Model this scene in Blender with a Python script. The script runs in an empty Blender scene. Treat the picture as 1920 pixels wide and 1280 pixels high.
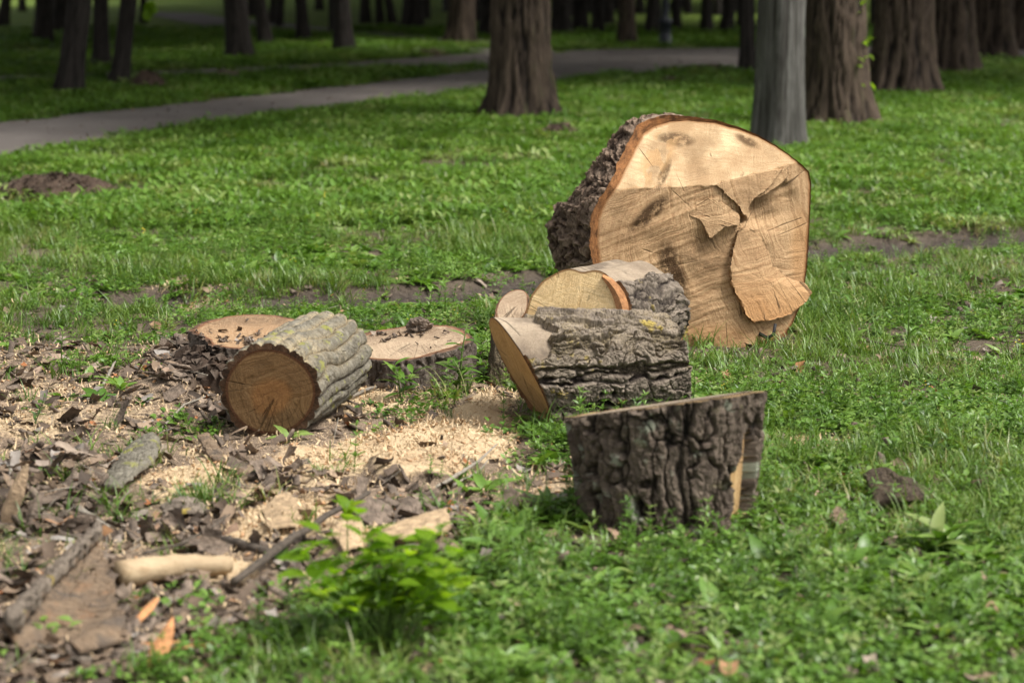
import bpy, math, random
import numpy as np
from mathutils import Vector, Matrix

random.seed(7)
rng = np.random.default_rng(11)
scene = bpy.context.scene
R = math.radians

# ------------------------------------------------------------------ camera
F_PX, CAM_H, PITCH = 4533.3, 1.56, math.atan(740 / 4533.3)
cam_data = bpy.data.cameras.new('camera')
cam = bpy.data.objects.new('camera', cam_data)
scene.collection.objects.link(cam)
cam.location = (0, 0, CAM_H)
cam.rotation_euler = (math.pi / 2 - PITCH, 0, 0)
cam_data.lens = 85
cam_data.sensor_width = 36
cam_data.clip_end = 3000
cam_data.dof.use_dof = True
cam_data.dof.focus_distance = 8.9
cam_data.dof.aperture_fstop = 3.2
scene.camera = cam

# ------------------------------------------------------------------ world, sun, exposure
SUN_EL, SUN_AZ = 57, 108          # azimuth measured from +Y (away from the camera) towards +X
world = bpy.data.worlds.new('World')
scene.world = world
world.use_nodes = True
wn = world.node_tree
wn.nodes.clear()
sky = wn.nodes.new('ShaderNodeTexSky')
sky.sky_type = 'NISHITA'
sky.sun_disc = False
sky.sun_elevation = R(SUN_EL)
sky.sun_rotation = R(SUN_AZ)
sky.air_density = 1.0
sky.dust_density = 4.0
hsv = wn.nodes.new('ShaderNodeHueSaturation')
hsv.inputs['Saturation'].default_value = 0.12     # thin overcast
bg = wn.nodes.new('ShaderNodeBackground')
bg.inputs['Strength'].default_value = 0.105
wo = wn.nodes.new('ShaderNodeOutputWorld')
wn.links.new(sky.outputs[0], hsv.inputs['Color'])
wn.links.new(hsv.outputs[0], bg.inputs['Color'])
wn.links.new(bg.outputs[0], wo.inputs['Surface'])
sun_data = bpy.data.lights.new('sun', 'SUN')
sun_data.energy = 2.45
sun_data.angle = R(18)
sun_data.color = (1.0, 0.96, 0.90)
sun = bpy.data.objects.new('sun', sun_data)
scene.collection.objects.link(sun)
sd = Vector((math.sin(R(SUN_AZ)) * math.cos(R(SUN_EL)), math.cos(R(SUN_AZ)) * math.cos(R(SUN_EL)), math.sin(R(SUN_EL))))
sun.rotation_euler = sd.to_track_quat('Z', 'Y').to_euler()
sun.location = sd * 40
scene.view_settings.view_transform = 'Standard'
scene.view_settings.look = 'None'
scene.view_settings.exposure = 1.15
scene.view_settings.gamma = 1.0
scene.render.engine = 'CYCLES'
scene.cycles.use_denoising = True
scene.cycles.use_adaptive_sampling = True
scene.cycles.adaptive_threshold = 0.02
scene.cycles.max_bounces = 4
scene.cycles.diffuse_bounces = 2
scene.cycles.glossy_bounces = 2
scene.cycles.transmission_bounces = 2
scene.cycles.transparent_max_bounces = 4

# ------------------------------------------------------------------ measuring helpers (photo pixels -> real places)
CP, SP = math.cos(PITCH), math.sin(PITCH)


def ray(u, v):
    x = (u - 960) / F_PX
    y = -(v - 640) / F_PX
    return np.array((x, CP + y * SP, -SP + y * CP))


def G(u, v, z=0.0):
    d = ray(u, v)
    return np.array((0, 0, CAM_H)) + d * ((z - CAM_H) / d[2])


def at_y(u, v, Y):
    d = ray(u, v)
    return np.array((0, 0, CAM_H)) + d * (Y / d[1])


def ppm(Y):
    return F_PX / Y


# ------------------------------------------------------------------ numpy noise
def _hash(ix, iy, iz, s):
    with np.errstate(over='ignore'):
        n = (ix.astype(np.int64) * 374761393 + iy.astype(np.int64) * 668265263 + iz.astype(np.int64) * 1274126177 + s * 1442695041) & 0xFFFFFFFF
        n = ((n ^ (n >> 13)) * 1274126177) & 0xFFFFFFFF
        n = ((n ^ (n >> 16)) * 2246822519) & 0xFFFFFFFF
        n = n ^ (n >> 15)
    return n.astype(np.float64) / 4294967295.0


def vnoise(P, s=0):
    P = np.asarray(P, float)
    i = np.floor(P).astype(np.int64)
    f = P - i
    f = f * f * (3 - 2 * f)
    out = 0
    for dx in (0, 1):
        wx = f[:, 0] if dx else 1 - f[:, 0]
        for dy in (0, 1):
            wy = f[:, 1] if dy else 1 - f[:, 1]
            for dz in (0, 1):
                wz = f[:, 2] if dz else 1 - f[:, 2]
                out = out + wx * wy * wz * _hash(i[:, 0] + dx, i[:, 1] + dy, i[:, 2] + dz, s)
    return out


def fbm(P, octs=4, s=0, gain=0.5):
    P = np.asarray(P, float)
    a, t, o = 1.0, 0.0, 0.0
    for k in range(octs):
        o = o + a * vnoise(P * 2 ** k, s + k * 17)
        t += a
        a *= gain
    return o / t


def worley(P, s=0):
    P = np.asarray(P, float)
    i = np.floor(P).astype(np.int64)
    f1 = np.full(len(P), 9.0)
    f2 = np.full(len(P), 9.0)
    cid = np.zeros(len(P))
    for dx in (-1, 0, 1):
        for dy in (-1, 0, 1):
            for dz in (-1, 0, 1):
                a, b, c = i[:, 0] + dx, i[:, 1] + dy, i[:, 2] + dz
                q = np.stack([a + _hash(a, b, c, s), b + _hash(a, b, c, s + 1), c + _hash(a, b, c, s + 2)], 1)
                d = np.sqrt(((q - P) ** 2).sum(1))
                h = _hash(a, b, c, s + 3)
                nearer = d < f1
                f2 = np.where(nearer, f1, np.minimum(f2, d))
                cid = np.where(nearer, h, cid)
                f1 = np.where(nearer, d, f1)
    return f1, f2, cid


def sstep(a, b, x):
    t = np.clip((x - a) / (b - a), 0, 1)
    return t * t * (3 - 2 * t)


def xyz(x, y, z=0.0):
    x = np.asarray(x, float)
    return np.stack([x, np.asarray(y, float) + 0 * x, z + 0 * x], 1)


def in_poly(x, y, poly):
    x = np.asarray(x, float)
    y = np.asarray(y, float)
    ins = np.zeros(x.shape, bool)
    n = len(poly)
    for k in range(n):
        x0, y0 = poly[k]
        x1, y1 = poly[(k + 1) % n]
        if y0 == y1:
            continue
        c = ((y0 > y) != (y1 > y)) & (x < (x1 - x0) * (y - y0) / (y1 - y0) + x0)
        ins ^= c
    return ins


def ell(x, y, u, v, ru, rv, pw=1.0):
    """soft elliptical patch on the ground, given by the photo pixels it covers"""
    c = G(u, v)
    rx = ru / ppm(c[1])
    ry = abs(G(u, v - rv)[1] - G(u, v + rv)[1]) / 2
    d = np.sqrt(((x - c[0]) / rx) ** 2 + ((y - c[1]) / ry) ** 2)
    return 1 - sstep(0.55, 1.15, d)


# ------------------------------------------------------------------ material helpers
class NT:
    def __init__(self, name):
        self.m = bpy.data.materials.new(name)
        self.m.use_nodes = True
        self.t = self.m.node_tree
        self.t.nodes.clear()
        self.out = self.t.nodes.new('ShaderNodeOutputMaterial')

    def n(self, typ, **kw):
        nd = self.t.nodes.new(typ)
        ins = kw.pop('ins', {})
        for k, v in kw.items():
            setattr(nd, k, v)
        for k, v in ins.items():
            self.set(nd.inputs[k], v)
        return nd

    def set(self, sock, v):
        if isinstance(v, bpy.types.NodeSocket):
            self.t.links.new(v, sock)
        elif isinstance(v, bpy.types.Node):
            self.t.links.new(v.outputs[0], sock)
        else:
            if isinstance(v, tuple) and len(v) == 3 and sock.type == 'RGBA':
                v = (*v, 1)
            sock.default_value = v

    def attr(self, name, out='Fac'):
        return self.n('ShaderNodeAttribute', attribute_name=name).outputs[out]

    def math(self, op, a, b=0.0, clamp=False):
        nd = self.n('ShaderNodeMath', operation=op, use_clamp=clamp)
        self.set(nd.inputs[0], a)
        self.set(nd.inputs[1], b)
        return nd.outputs[0]

    def mix(self, f, a, b, mode='MIX'):
        nd = self.n('ShaderNodeMix', data_type='RGBA', blend_type=mode)
        self.set(nd.inputs[0], f)
        self.set(nd.inputs[6], a)
        self.set(nd.inputs[7], b)
        return nd.outputs[2]

    def noise(self, vec, scale, detail=3, rough=0.55, out='Fac', dist=0.0):
        nd = self.n('ShaderNodeTexNoise')
        if vec is not None:
            self.set(nd.inputs['Vector'], vec)
        nd.inputs['Scale'].default_value = scale
        nd.inputs['Detail'].default_value = detail
        nd.inputs['Roughness'].default_value = rough
        nd.inputs['Distortion'].default_value = dist
        return nd.outputs[out]

    def mapping(self, vec, scale=(1, 1, 1), rot=(0, 0, 0), loc=(0, 0, 0)):
        nd = self.n('ShaderNodeMapping')
        self.set(nd.inputs['Vector'], vec)
        nd.inputs['Scale'].default_value = scale
        nd.inputs['Rotation'].default_value = rot
        nd.inputs['Location'].default_value = loc
        return nd.outputs[0]

    def ramp(self, f, stops):
        nd = self.n('ShaderNodeValToRGB')
        self.set(nd.inputs[0], f)
        e = nd.color_ramp.elements
        while len(e) < len(stops):
            e.new(0.5)
        for k, (p, c) in enumerate(stops):
            e[k].position = p
            e[k].color = (*c, 1) if len(c) == 3 else c
        return nd.outputs[0]

    def maprange(self, f, a, b, c=0.0, d=1.0):
        nd = self.n('ShaderNodeMapRange')
        self.set(nd.inputs[0], f)
        for k, v in zip((1, 2, 3, 4), (a, b, c, d)):
            nd.inputs[k].default_value = v
        return nd.outputs[0]

    def bump(self, h, strength=0.4, dist=0.01):
        nd = self.n('ShaderNodeBump')
        self.set(nd.inputs['Height'], h)
        nd.inputs['Strength'].default_value = strength
        nd.inputs['Distance'].default_value = dist
        return nd.outputs[0]

    def bsdf(self, col, rough=0.8, normal=None, spec=0.3):
        b = self.n('ShaderNodeBsdfPrincipled')
        self.set(b.inputs['Base Color'], col)
        self.set(b.inputs['Roughness'], rough)
        b.inputs['Specular IOR Level'].default_value = spec
        if normal is not None:
            self.set(b.inputs['Normal'], normal)
        return b.outputs[0]

    def done(self, shader):
        self.t.links.new(shader, self.out.inputs['Surface'])
        return self.m

    def obj(self):
        return self.n('ShaderNodeTexCoord').outputs['Object']


def leaf_mat(name, stops, trans=0.35, rough=0.42, spec=0.4):
    t = NT(name)
    info = t.n('ShaderNodeObjectInfo')
    col = t.ramp(info.outputs['Random'], stops)
    nz = t.noise(t.obj(), 30, 2)
    col = t.mix(t.maprange(nz, 0.3, 0.7), t.mix(1.0, col, (0.75, 0.8, 0.7), 'MULTIPLY'), col)
    b = t.bsdf(col, rough, spec=spec)
    tr = t.n('ShaderNodeBsdfTranslucent')
    t.set(tr.inputs['Color'], t.mix(1.0, col, (1.25, 1.3, 0.6), 'MULTIPLY'))
    ms = t.n('ShaderNodeMixShader')
    ms.inputs[0].default_value = trans
    t.t.links.new(b, ms.inputs[1])
    t.t.links.new(tr.outputs[0], ms.inputs[2])
    return t.done(ms.outputs[0])


M = {}
GREENS = [(0.0, (0.055, 0.115, 0.014)), (0.3, (0.088, 0.18, 0.022)), (0.6, (0.13, 0.24, 0.036)), (0.85, (0.18, 0.285, 0.055)), (1.0, (0.26, 0.31, 0.11))]
M['weed'] = leaf_mat('weed_leaf', GREENS, 0.30, 0.4, 0.42)
M['grass'] = leaf_mat('grass_blade', [(0.0, (0.06, 0.12, 0.014)), (0.5, (0.115, 0.20, 0.03)), (0.85, (0.17, 0.25, 0.05)), (1.0, (0.26, 0.24, 0.10))], 0.30, 0.4, 0.42)
M['bushleaf'] = leaf_mat('bush_leaf', [(0.0, (0.13, 0.25, 0.012)), (0.6, (0.22, 0.36, 0.02)), (1.0, (0.30, 0.42, 0.03))], 0.6, 0.45, 0.3)
M['crown'] = leaf_mat('crown_leaf', [(0.0, (0.04, 0.09, 0.015)), (1.0, (0.07, 0.13, 0.02))], 0.25, 0.5, 0.3)


def plain(name, c, rough=0.8, var=0.35, scale=20, bump=0.3, spec=0.25):
    t = NT(name)
    o = t.obj()
    nz = t.noise(o, scale, 4)
    dark = tuple(k * (1 - var) for k in c)
    lite = tuple(min(1, k * (1 + var)) for k in c)
    col = t.mix(t.maprange(nz, 0.3, 0.7), dark, lite)
    info = t.n('ShaderNodeObjectInfo')
    col = t.mix(1.0, col, t.ramp(info.outputs['Random'], [(0, (0.75, 0.72, 0.7)), (1, (1.15, 1.12, 1.1))]), 'MULTIPLY')
    return t.done(t.bsdf(col, rough, t.bump(t.noise(o, scale * 3, 4), bump, 0.01), spec))


M['stem'] = plain('green_stem', (0.10, 0.17, 0.035), 0.6, 0.2, 8, 0.1)
M['straw'] = plain('dry_straw', (0.30, 0.235, 0.125), 0.7, 0.3, 20, 0.2)
M['flower'] = plain('yellow_petal', (0.75, 0.55, 0.03), 0.6, 0.1)
t = NT('dead_leaf')
o_ = t.obj()
colp = t.ramp(t.n('ShaderNodeObjectInfo').outputs['Random'], [(0, (.05, .036, .026)), (.3, (.115, .082, .058)), (.55, (.19, .135, .092)), (.75, (.30, .215, .145)), (.92, (.26, .235, .21)), (1, (.32, .16, .065))])
colp = t.mix(t.maprange(t.noise(o_, 40, 4), .3, .7, .0, .6), colp, t.mix(1.0, colp, (.5, .48, .45), 'MULTIPLY'))
M['deadleaf'] = t.done(t.bsdf(colp, .75, t.bump(t.noise(o_, 90, 4), .5, .006), .25))
M['rustleaf'] = plain('rust_leaf', (0.32, 0.13, 0.05), 0.7, 0.35, 25)
M['chip'] = plain('wood_chip', (0.56, 0.43, 0.27), 0.85, 0.2, 30)
M['chipred'] = plain('red_wood_chip', (0.45, 0.27, 0.14), 0.85, 0.3, 30)
M['barkbit'] = plain('bark_bit', (0.14, 0.11, 0.085), 0.9, 0.5, 40, 0.6)
M['twig'] = plain('twig_bark', (0.085, 0.07, 0.055), 0.85, 0.4, 60, 0.5)
M['greytwig'] = plain('grey_twig', (0.21, 0.19, 0.155), 0.85, 0.3, 60, 0.5)
M['blacktwig'] = plain('black_twig', (0.02, 0.02, 0.022), 0.5, 0.3, 60, 0.3)
M['soil'] = plain('dark_soil', (0.055, 0.038, 0.027), 0.95, 0.5, 9, 0.8)
M['lamp'] = plain('black_paint', (0.02, 0.024, 0.035), 0.4, 0.15, 5, 0.1, 0.5)
M['lampglass'] = plain('milk_glass', (0.7, 0.7, 0.68), 0.3, 0.02, 5, 0.0, 0.5)
M['limb'] = plain('limb_bark', (0.07, 0.055, 0.042), 0.9, 0.4, 6, 0.6)


def bark_mat(name, plate, plate2, crack, rim=(0.30, 0.14, 0.06), lichen=None, lich_amt=0.0, dust=(0.50, 0.40, 0.24), moss=None, scale=1.0):
    t = NT(name)
    p = t.attr('bp', 'Vector')
    nz = t.noise(p, 22 * scale, 5, 0.65)
    n2 = t.noise(p, 90 * scale, 4, 0.7)
    col = t.mix(t.maprange(nz, 0.32, 0.68), plate, plate2)
    col = t.mix(t.maprange(n2, 0.5, 0.8, 0, 0.6), col, tuple(min(1, k * 1.8) for k in plate2))
    col = t.mix(t.maprange(n2, 0.45, 0.25, 0, 0.5), col, tuple(k * 0.5 for k in plate))
    col = t.mix(t.maprange(t.attr('h'), 0.14, 0.62, 1, 0), col, crack)
    if lichen:
        ln = t.noise(t.mapping(p, loc=(3.1, 0.7, 5)), 14 * scale, 4, 0.6)
        lm = t.math('MULTIPLY', t.maprange(ln, 0.60 - 0.12 * lich_amt, 0.66 - 0.1 * lich_amt), t.maprange(t.attr('h'), 0.3, 0.7), True)
        col = t.mix(t.math('MULTIPLY', lm, 0.8), col, lichen)
    if moss:
        ln = t.noise(t.mapping(p, loc=(9.1, 2.7, 1)), 10 * scale, 5, 0.7)
        col = t.mix(t.maprange(ln, 0.60, 0.72, 0, 0.8), col, moss)
    dn = t.noise(p, 160 * scale, 3, 0.7)
    dm = t.math('MULTIPLY', t.attr('dust'), t.maprange(dn, 0.35, 0.6), True)
    col = t.mix(dm, col, dust)
    rimc = t.mix(t.maprange(t.noise(p, 28, 5, .7), 0.36, 0.62), tuple(k * 0.3 for k in rim), tuple(k * 1.15 for k in rim))
    col = t.mix(t.attr('rim'), col, rimc)
    nb = t.math('ADD', t.math('MULTIPLY', nz, 0.5), n2)
    return t.done(t.bsdf(col, 0.9, t.bump(t.math('ADD', nb, t.noise(p, 260 * scale, 3, .7)), 0.8, 0.010), 0.2))


M['bark_grey'] = bark_mat('grey_lichen_bark', (0.088, 0.077, 0.058), (0.225, 0.205, 0.16), (0.026, 0.018, 0.013), rim=(0.10, 0.055, 0.03), lichen=(0.26, 0.26, 0.06), lich_amt=.1)
M['bark_ridge'] = bark_mat('grey_ridged_bark', (0.085, 0.066, 0.05), (0.25, 0.205, 0.16), (0.014, 0.009, 0.007), rim=(0.22, 0.11, 0.05), lichen=(0.40, 0.30, 0.05), lich_amt=-0.15)
M['bark_brown'] = bark_mat('brown_plated_bark', (0.056, 0.041, 0.031), (0.17, 0.132, 0.10), (0.010, 0.007, 0.005), rim=(0.3, 0.2, 0.1), lichen=(0.30, 0.32, 0.24), lich_amt=0.15, moss=(0.10, 0.10, 0.03))
M['bark_big'] = bark_mat('flaky_brown_bark', (0.105, 0.066, 0.043), (0.27, 0.20, 0.145), (0.028, 0.015, 0.009), rim=(0.27, 0.12, 0.045))
M['bark_speck'] = bark_mat('dark_speckled_bark', (0.035, 0.025, 0.018), (0.10, 0.075, 0.05), (0.02, 0.014, 0.01), rim=(0.2, 0.12, 0.07), scale=1.3)
M['bark_stump'] = bark_mat('stump_bark', (0.06, 0.045, 0.034), (0.17, 0.14, 0.115), (0.05, 0.035, 0.025), rim=(0.16, 0.09, 0.055))
M['trunk_dark'] = bark_mat('dark_trunk_bark', (0.022, 0.018, 0.015), (0.042, 0.035, 0.03), (0.012, 0.01, 0.008), scale=0.9)
M['trunk_brown'] = bark_mat('brown_trunk_bark', (0.034, 0.024, 0.017), (0.10, 0.073, 0.052), (0.009, 0.006, 0.0045), moss=(0.055, 0.06, 0.022), scale=0.9)
M['trunk_grey'] = bark_mat('grey_trunk_bark', (0.06, 0.057, 0.05), (0.14, 0.135, 0.122), (0.035, 0.031, 0.026), moss=(0.06, 0.065, 0.035), scale=0.9)


def wood_mat(name, c1, c2, stain, rim=(0.34, 0.15, 0.05), rim_at=0.965, saw_rot=0.3, ring=70, saw=0.5, heart=None, stain_amt=0.5, ringamt=0.4, cracks=1.0, arcs=0.25):
    t = NT(name)
    p = t.attr('wp', 'Vector')

    def warped(scale, amt):
        w = t.n('ShaderNodeVectorMath', operation='MULTIPLY_ADD')
        t.set(w.inputs[0], t.noise(p, scale, 4, 0.55, 'Color'))
        w.inputs[1].default_value = (amt, amt, 0)
        t.set(w.inputs[2], p)
        return w.outputs[0]

    def dist_from(vec, cx, cy):
        w = t.n('ShaderNodeVectorMath', operation='DISTANCE')
        t.set(w.inputs[0], vec)
        w.inputs[1].default_value = (cx, cy, 0)
        return w.outputs['Value']

    def noise1(w, scale, det=3, rough=0.6):
        n = t.n('ShaderNodeTexNoise', noise_dimensions='1D')
        t.set(n.inputs['W'], w)
        n.inputs['Scale'].default_value = scale
        n.inputs['Detail'].default_value = det
        n.inputs['Roughness'].default_value = rough
        return n.outputs['Fac']

    pw = warped(6, 0.07)
    d = dist_from(pw, 0.035, 0.035)
    rn = noise1(d, ring, 4, 0.7)                         # growth rings
    low = t.noise(p, 4.5, 5, 0.62)
    # chainsaw arcs: wide circles struck from beyond the rim, two directions that take turns over the face
    ca, sa = math.cos(saw_rot), math.sin(saw_rot)
    pz = pw
    a1 = noise1(dist_from(pz, -1.5 * sa, 1.5 * ca), 60, 5, 0.75)
    a2 = noise1(dist_from(pz, 1.1 * ca, 1.1 * sa), 75, 5, 0.75)
    zone = t.maprange(t.noise(p, 3.6, 4, 0.6), 0.44, 0.56)
    am = t.n('ShaderNodeMix', data_type='FLOAT')
    t.set(am.inputs[0], zone)
    t.set(am.inputs[2], a1)
    t.set(am.inputs[3], a2)
    arc = am.outputs[0]
    mixv = t.math('ADD', t.math('MULTIPLY', rn, ringamt), t.math('ADD', t.math('MULTIPLY', low, 1 - arcs - ringamt), t.math('MULTIPLY', arc, arcs)))
    col = t.mix(t.maprange(mixv, 0.38, 0.62), c1, c2)
    if heart:
        col = t.mix(t.maprange(d, heart[1], heart[1] * 0.7), col, heart[0])
        col = t.mix(t.maprange(rn, 0.52, 0.66, 0, 0.5), col, tuple(k * 0.5 for k in c1))
    col = t.mix(t.maprange(arc, 0.34, 0.52, saw, 0), col, (0.55, 0.47, 0.40), 'MULTIPLY')
    fine = t.noise(p, 130, 4, 0.75)
    col = t.mix(t.maprange(fine, 0.3, 0.55, 0.5, 0), col, (0.62, 0.55, 0.48), 'MULTIPLY')
    col = t.mix(t.maprange(fine, 0.56, 0.8, 0, 0.6), col, (1.35, 1.3, 1.2), 'MULTIPLY')
    # weather stains
    sn = t.noise(t.mapping(p, loc=(4.3, 1.2, 0)), 6, 5, 0.66)
    smk = t.math('MULTIPLY', t.maprange(sn, 0.5, 0.62), stain_amt, True)
    smk = t.math('MAXIMUM', smk, t.math('MULTIPLY', t.attr('stain'), t.maprange(t.noise(p, 20, 6, 0.8), 0.36, 0.50), True))
    col = t.mix(smk, col, stain)
    fc = t.mix(t.maprange(low, 0.38, 0.60), (0.33, 0.215, 0.115), (0.56, 0.415, 0.245))
    fs = noise1(dist_from(pz, 0.3, -2.2), 85, 5, 0.75)
    fc = t.mix(t.maprange(fs, 0.36, 0.54, 0.55, 0), fc, (0.33, 0.215, 0.115))
    fc = t.mix(t.math('MULTIPLY', smk, 0.95), fc, (0.10, 0.06, 0.03))
    fc = t.mix(t.maprange(t.attr('fresh'), 0.5, 0.95), (0.44, 0.27, 0.125), fc)
    col = t.mix(t.attr('fresh'), col, fc)
    col = t.mix(t.math('MULTIPLY', t.attr('warm'), t.maprange(arc, 0.35, 0.6, 0.5, 1)), col, (0.40, 0.19, 0.065))
    # drying checks that run out from the pith
    sx = t.n('ShaderNodeSeparateXYZ')
    t.set(sx.inputs[0], p)
    ang = t.math('ARCTAN2', t.math('SUBTRACT', sx.outputs[1], 0.035), t.math('SUBTRACT', sx.outputs[0], 0.035))
    cx = t.n('ShaderNodeCombineXYZ')
    t.set(cx.inputs[0], t.math('MULTIPLY', ang, 3.2))
    t.set(cx.inputs[1], t.math('MULTIPLY', d, 0.9))
    cn = t.noise(cx.outputs[0], 1.0, 2, 0.5)
    ck = t.maprange(t.math('ABSOLUTE', t.math('SUBTRACT', cn, 0.5)), 0.002, 0.010, 1, 0)
    ck = t.math('MULTIPLY', ck, t.maprange(low, 0.50, 0.57), True)
    ck = t.math('MULTIPLY', ck, cracks)
    col = t.mix(t.math('MULTIPLY', ck, 0.75), col, tuple(k * 0.25 for k in c1))
    dn = t.noise(p, 210, 3, 0.7)
    col = t.mix(t.math('MULTIPLY', t.attr('dust'), t.maprange(dn, 0.52, 0.62), True), col, (0.62, 0.49, 0.33))
    edg = t.math('ADD', t.attr('edge'), t.math('MULTIPLY', t.math('SUBTRACT', low, 0.5), 0.06))
    col = t.mix(t.maprange(edg, rim_at - .01, rim_at + .012), col, rim)
    hgt = t.math('ADD', t.math('MULTIPLY', arc, 3.6 * arcs), t.math('ADD', t.math('MULTIPLY', fine, 0.6), t.math('MULTIPLY', ck, -0.8)))
    return t.done(t.bsdf(col, 0.85, t.bump(hgt, 0.75, 0.008), 0.12))


M['wood_big'] = wood_mat('weathered_cut_wood', (0.31, 0.19, 0.10), (0.50, 0.34, 0.19), (0.06, 0.034, 0.016), rim=(0.26, 0.13, 0.055), rim_at=0.985, saw_rot=-0.25, stain_amt=0.3, saw=0.6, ringamt=.3)
M['wood_dark'] = wood_mat('brown_cut_wood', (0.14, 0.082, 0.036), (0.25, 0.155, 0.075), (0.075, 0.045, 0.022), rim=(0.085, 0.04, 0.02), rim_at=0.94, heart=((0.24, 0.125, 0.05), 0.075), ring=60, stain_amt=0.4, ringamt=.75, saw=.35)
M['wood_pale'] = wood_mat('pale_cut_wood', (0.72, 0.50, 0.24), (0.86, 0.65, 0.36), (0.55, 0.34, 0.15), rim=(0.28, 0.16, 0.07), saw_rot=1.4, ring=40, saw=0.35)
M['wood_ochre'] = wood_mat('ochre_cut_wood', (0.40, 0.25, 0.10), (0.54, 0.36, 0.17), (0.24, 0.14, 0.06), rim=(0.36, 0.2, 0.1), saw_rot=1.2, saw=0.4)
M['wood_stump'] = wood_mat('stump_cut_wood', (0.29, 0.205, 0.135), (0.46, 0.355, 0.245), (0.12, 0.075, 0.047), rim=(0.22, 0.11, 0.06), rim_at=0.955, saw=0.3)
M['wood_stump_tan'] = wood_mat('tan_stump_wood', (0.25, 0.15, 0.08), (0.39, 0.25, 0.14), (0.11, 0.066, 0.038), rim=(0.20, 0.10, 0.055), rim_at=0.955, saw=0.3)
M['wood_bare'] = wood_mat('bare_weathered_wood', (0.20, 0.155, 0.112), (0.36, 0.29, 0.21), (0.115, 0.09, 0.068), rim_at=1.5, saw_rot=1.45, ring=30, saw=0.12, ringamt=.1, stain_amt=.8, arcs=.05)
M['wood_strip'] = wood_mat('bare_tan_wood', (0.42, 0.27, 0.12), (0.56, 0.39, 0.2), (0.25, 0.14, 0.07), rim_at=1.5, saw_rot=1.57, ring=30, saw=0.4)
M['pale_wood'] = plain('pale_split_wood', (0.35, 0.26, 0.16), 0.9, 0.4, 45, 0.8)
M['tan_slab'] = plain('tan_slab_wood', (0.45, 0.33, 0.21), 0.85, 0.35, 40, 0.8)
M['inner_bark'] = plain('orange_inner_bark', (0.34, 0.165, 0.07), 0.8, 0.35, 40, 0.5)
t = NT('tan_inner_bark')
o_ = t.obj()
f1_ = t.noise(t.mapping(o_, (22, 90, 22), (0, 0, 0.9)), 1, 5, .7)
f2_ = t.noise(o_, 14, 5, .65)
colp = t.mix(t.maprange(f1_, .35, .65), (.10, .07, .048), (.26, .185, .12))
colp = t.mix(t.maprange(f2_, .5, .65, 0, .75), colp, (.085, .072, .062))
colp = t.mix(t.maprange(f2_, .42, .3, 0, .6), colp, (.27, .14, .07))
M['tan_fibre'] = t.done(t.bsdf(colp, .85, t.bump(t.math('ADD', f1_, t.noise(o_, 120, 4, .7)), .9, .01), .2))

# ------------------------------------------------------------------ object helpers
COL = scene.collection


def mesh_of(name, verts, faces, mat=None, smooth=True, attrs=None):
    me = bpy.data.meshes.new(name)
    verts = np.asarray(verts, np.float32)
    me.vertices.add(len(verts))
    me.vertices.foreach_set('co', verts.ravel())
    if len(faces):
        if isinstance(faces, np.ndarray):
            k = faces.shape[1]
            me.loops.add(faces.size)
            me.loops.foreach_set('vertex_index', faces.ravel().astype(np.int32))
            me.polygons.add(len(faces))
            me.polygons.foreach_set('loop_start', np.arange(0, faces.size, k, dtype=np.int32))
        else:
            fl = [i for f in faces for i in f]
            st = np.cumsum([0] + [len(f) for f in faces[:-1]])
            me.loops.add(len(fl))
            me.loops.foreach_set('vertex_index', np.array(fl, np.int32))
            me.polygons.add(len(faces))
            me.polygons.foreach_set('loop_start', st.astype(np.int32))
        me.polygons.foreach_set('use_smooth', np.full(len(me.polygons), smooth))
    for k, v in (attrs or {}).items():
        v = np.asarray(v, np.float32)
        if v.ndim == 2:
            a = me.attributes.new(k, 'FLOAT_VECTOR', 'POINT')
            a.data.foreach_set('vector', v.ravel())
        else:
            a = me.attributes.new(k, 'FLOAT', 'POINT')
            a.data.foreach_set('value', v)
    me.update(calc_edges=True)
    me.validate()
    if mat:
        me.materials.append(mat)
    return me


def obj(name, me, parent=None, loc=(0, 0, 0), rot=(0, 0, 0), scale=(1, 1, 1), link=True):
    o = bpy.data.objects.new(name, me)
    o.location = loc
    o.rotation_euler = rot
    o.scale = scale
    if parent is not None:
        o.parent = parent
    if link:
        COL.objects.link(o)
    return o


def tag(o, label=None, cat=None, group=None, kind=None):
    if label:
        o['label'] = label
    if cat:
        o['category'] = cat
    if group:
        o['group'] = group
    if kind:
        o['kind'] = kind
    return o


def thing(name, loc, label, cat, group=None):
    o = obj(name, None, None, tuple(float(k) for k in loc))
    return tag(o, label, cat, group, 'thing')


def grid_faces(nr, nc, wrap=False, off=0):
    """quads of an nr x nc vertex grid; wrap closes the column direction"""
    cc = nc if wrap else nc - 1
    i, j = np.meshgrid(np.arange(nr - 1), np.arange(cc), indexing='ij')
    a = i * nc + j
    b = i * nc + (j + 1) % nc
    c = (i + 1) * nc + (j + 1) % nc
    d = (i + 1) * nc + j
    return np.stack([a, b, c, d], -1).reshape(-1, 4) + off


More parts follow.
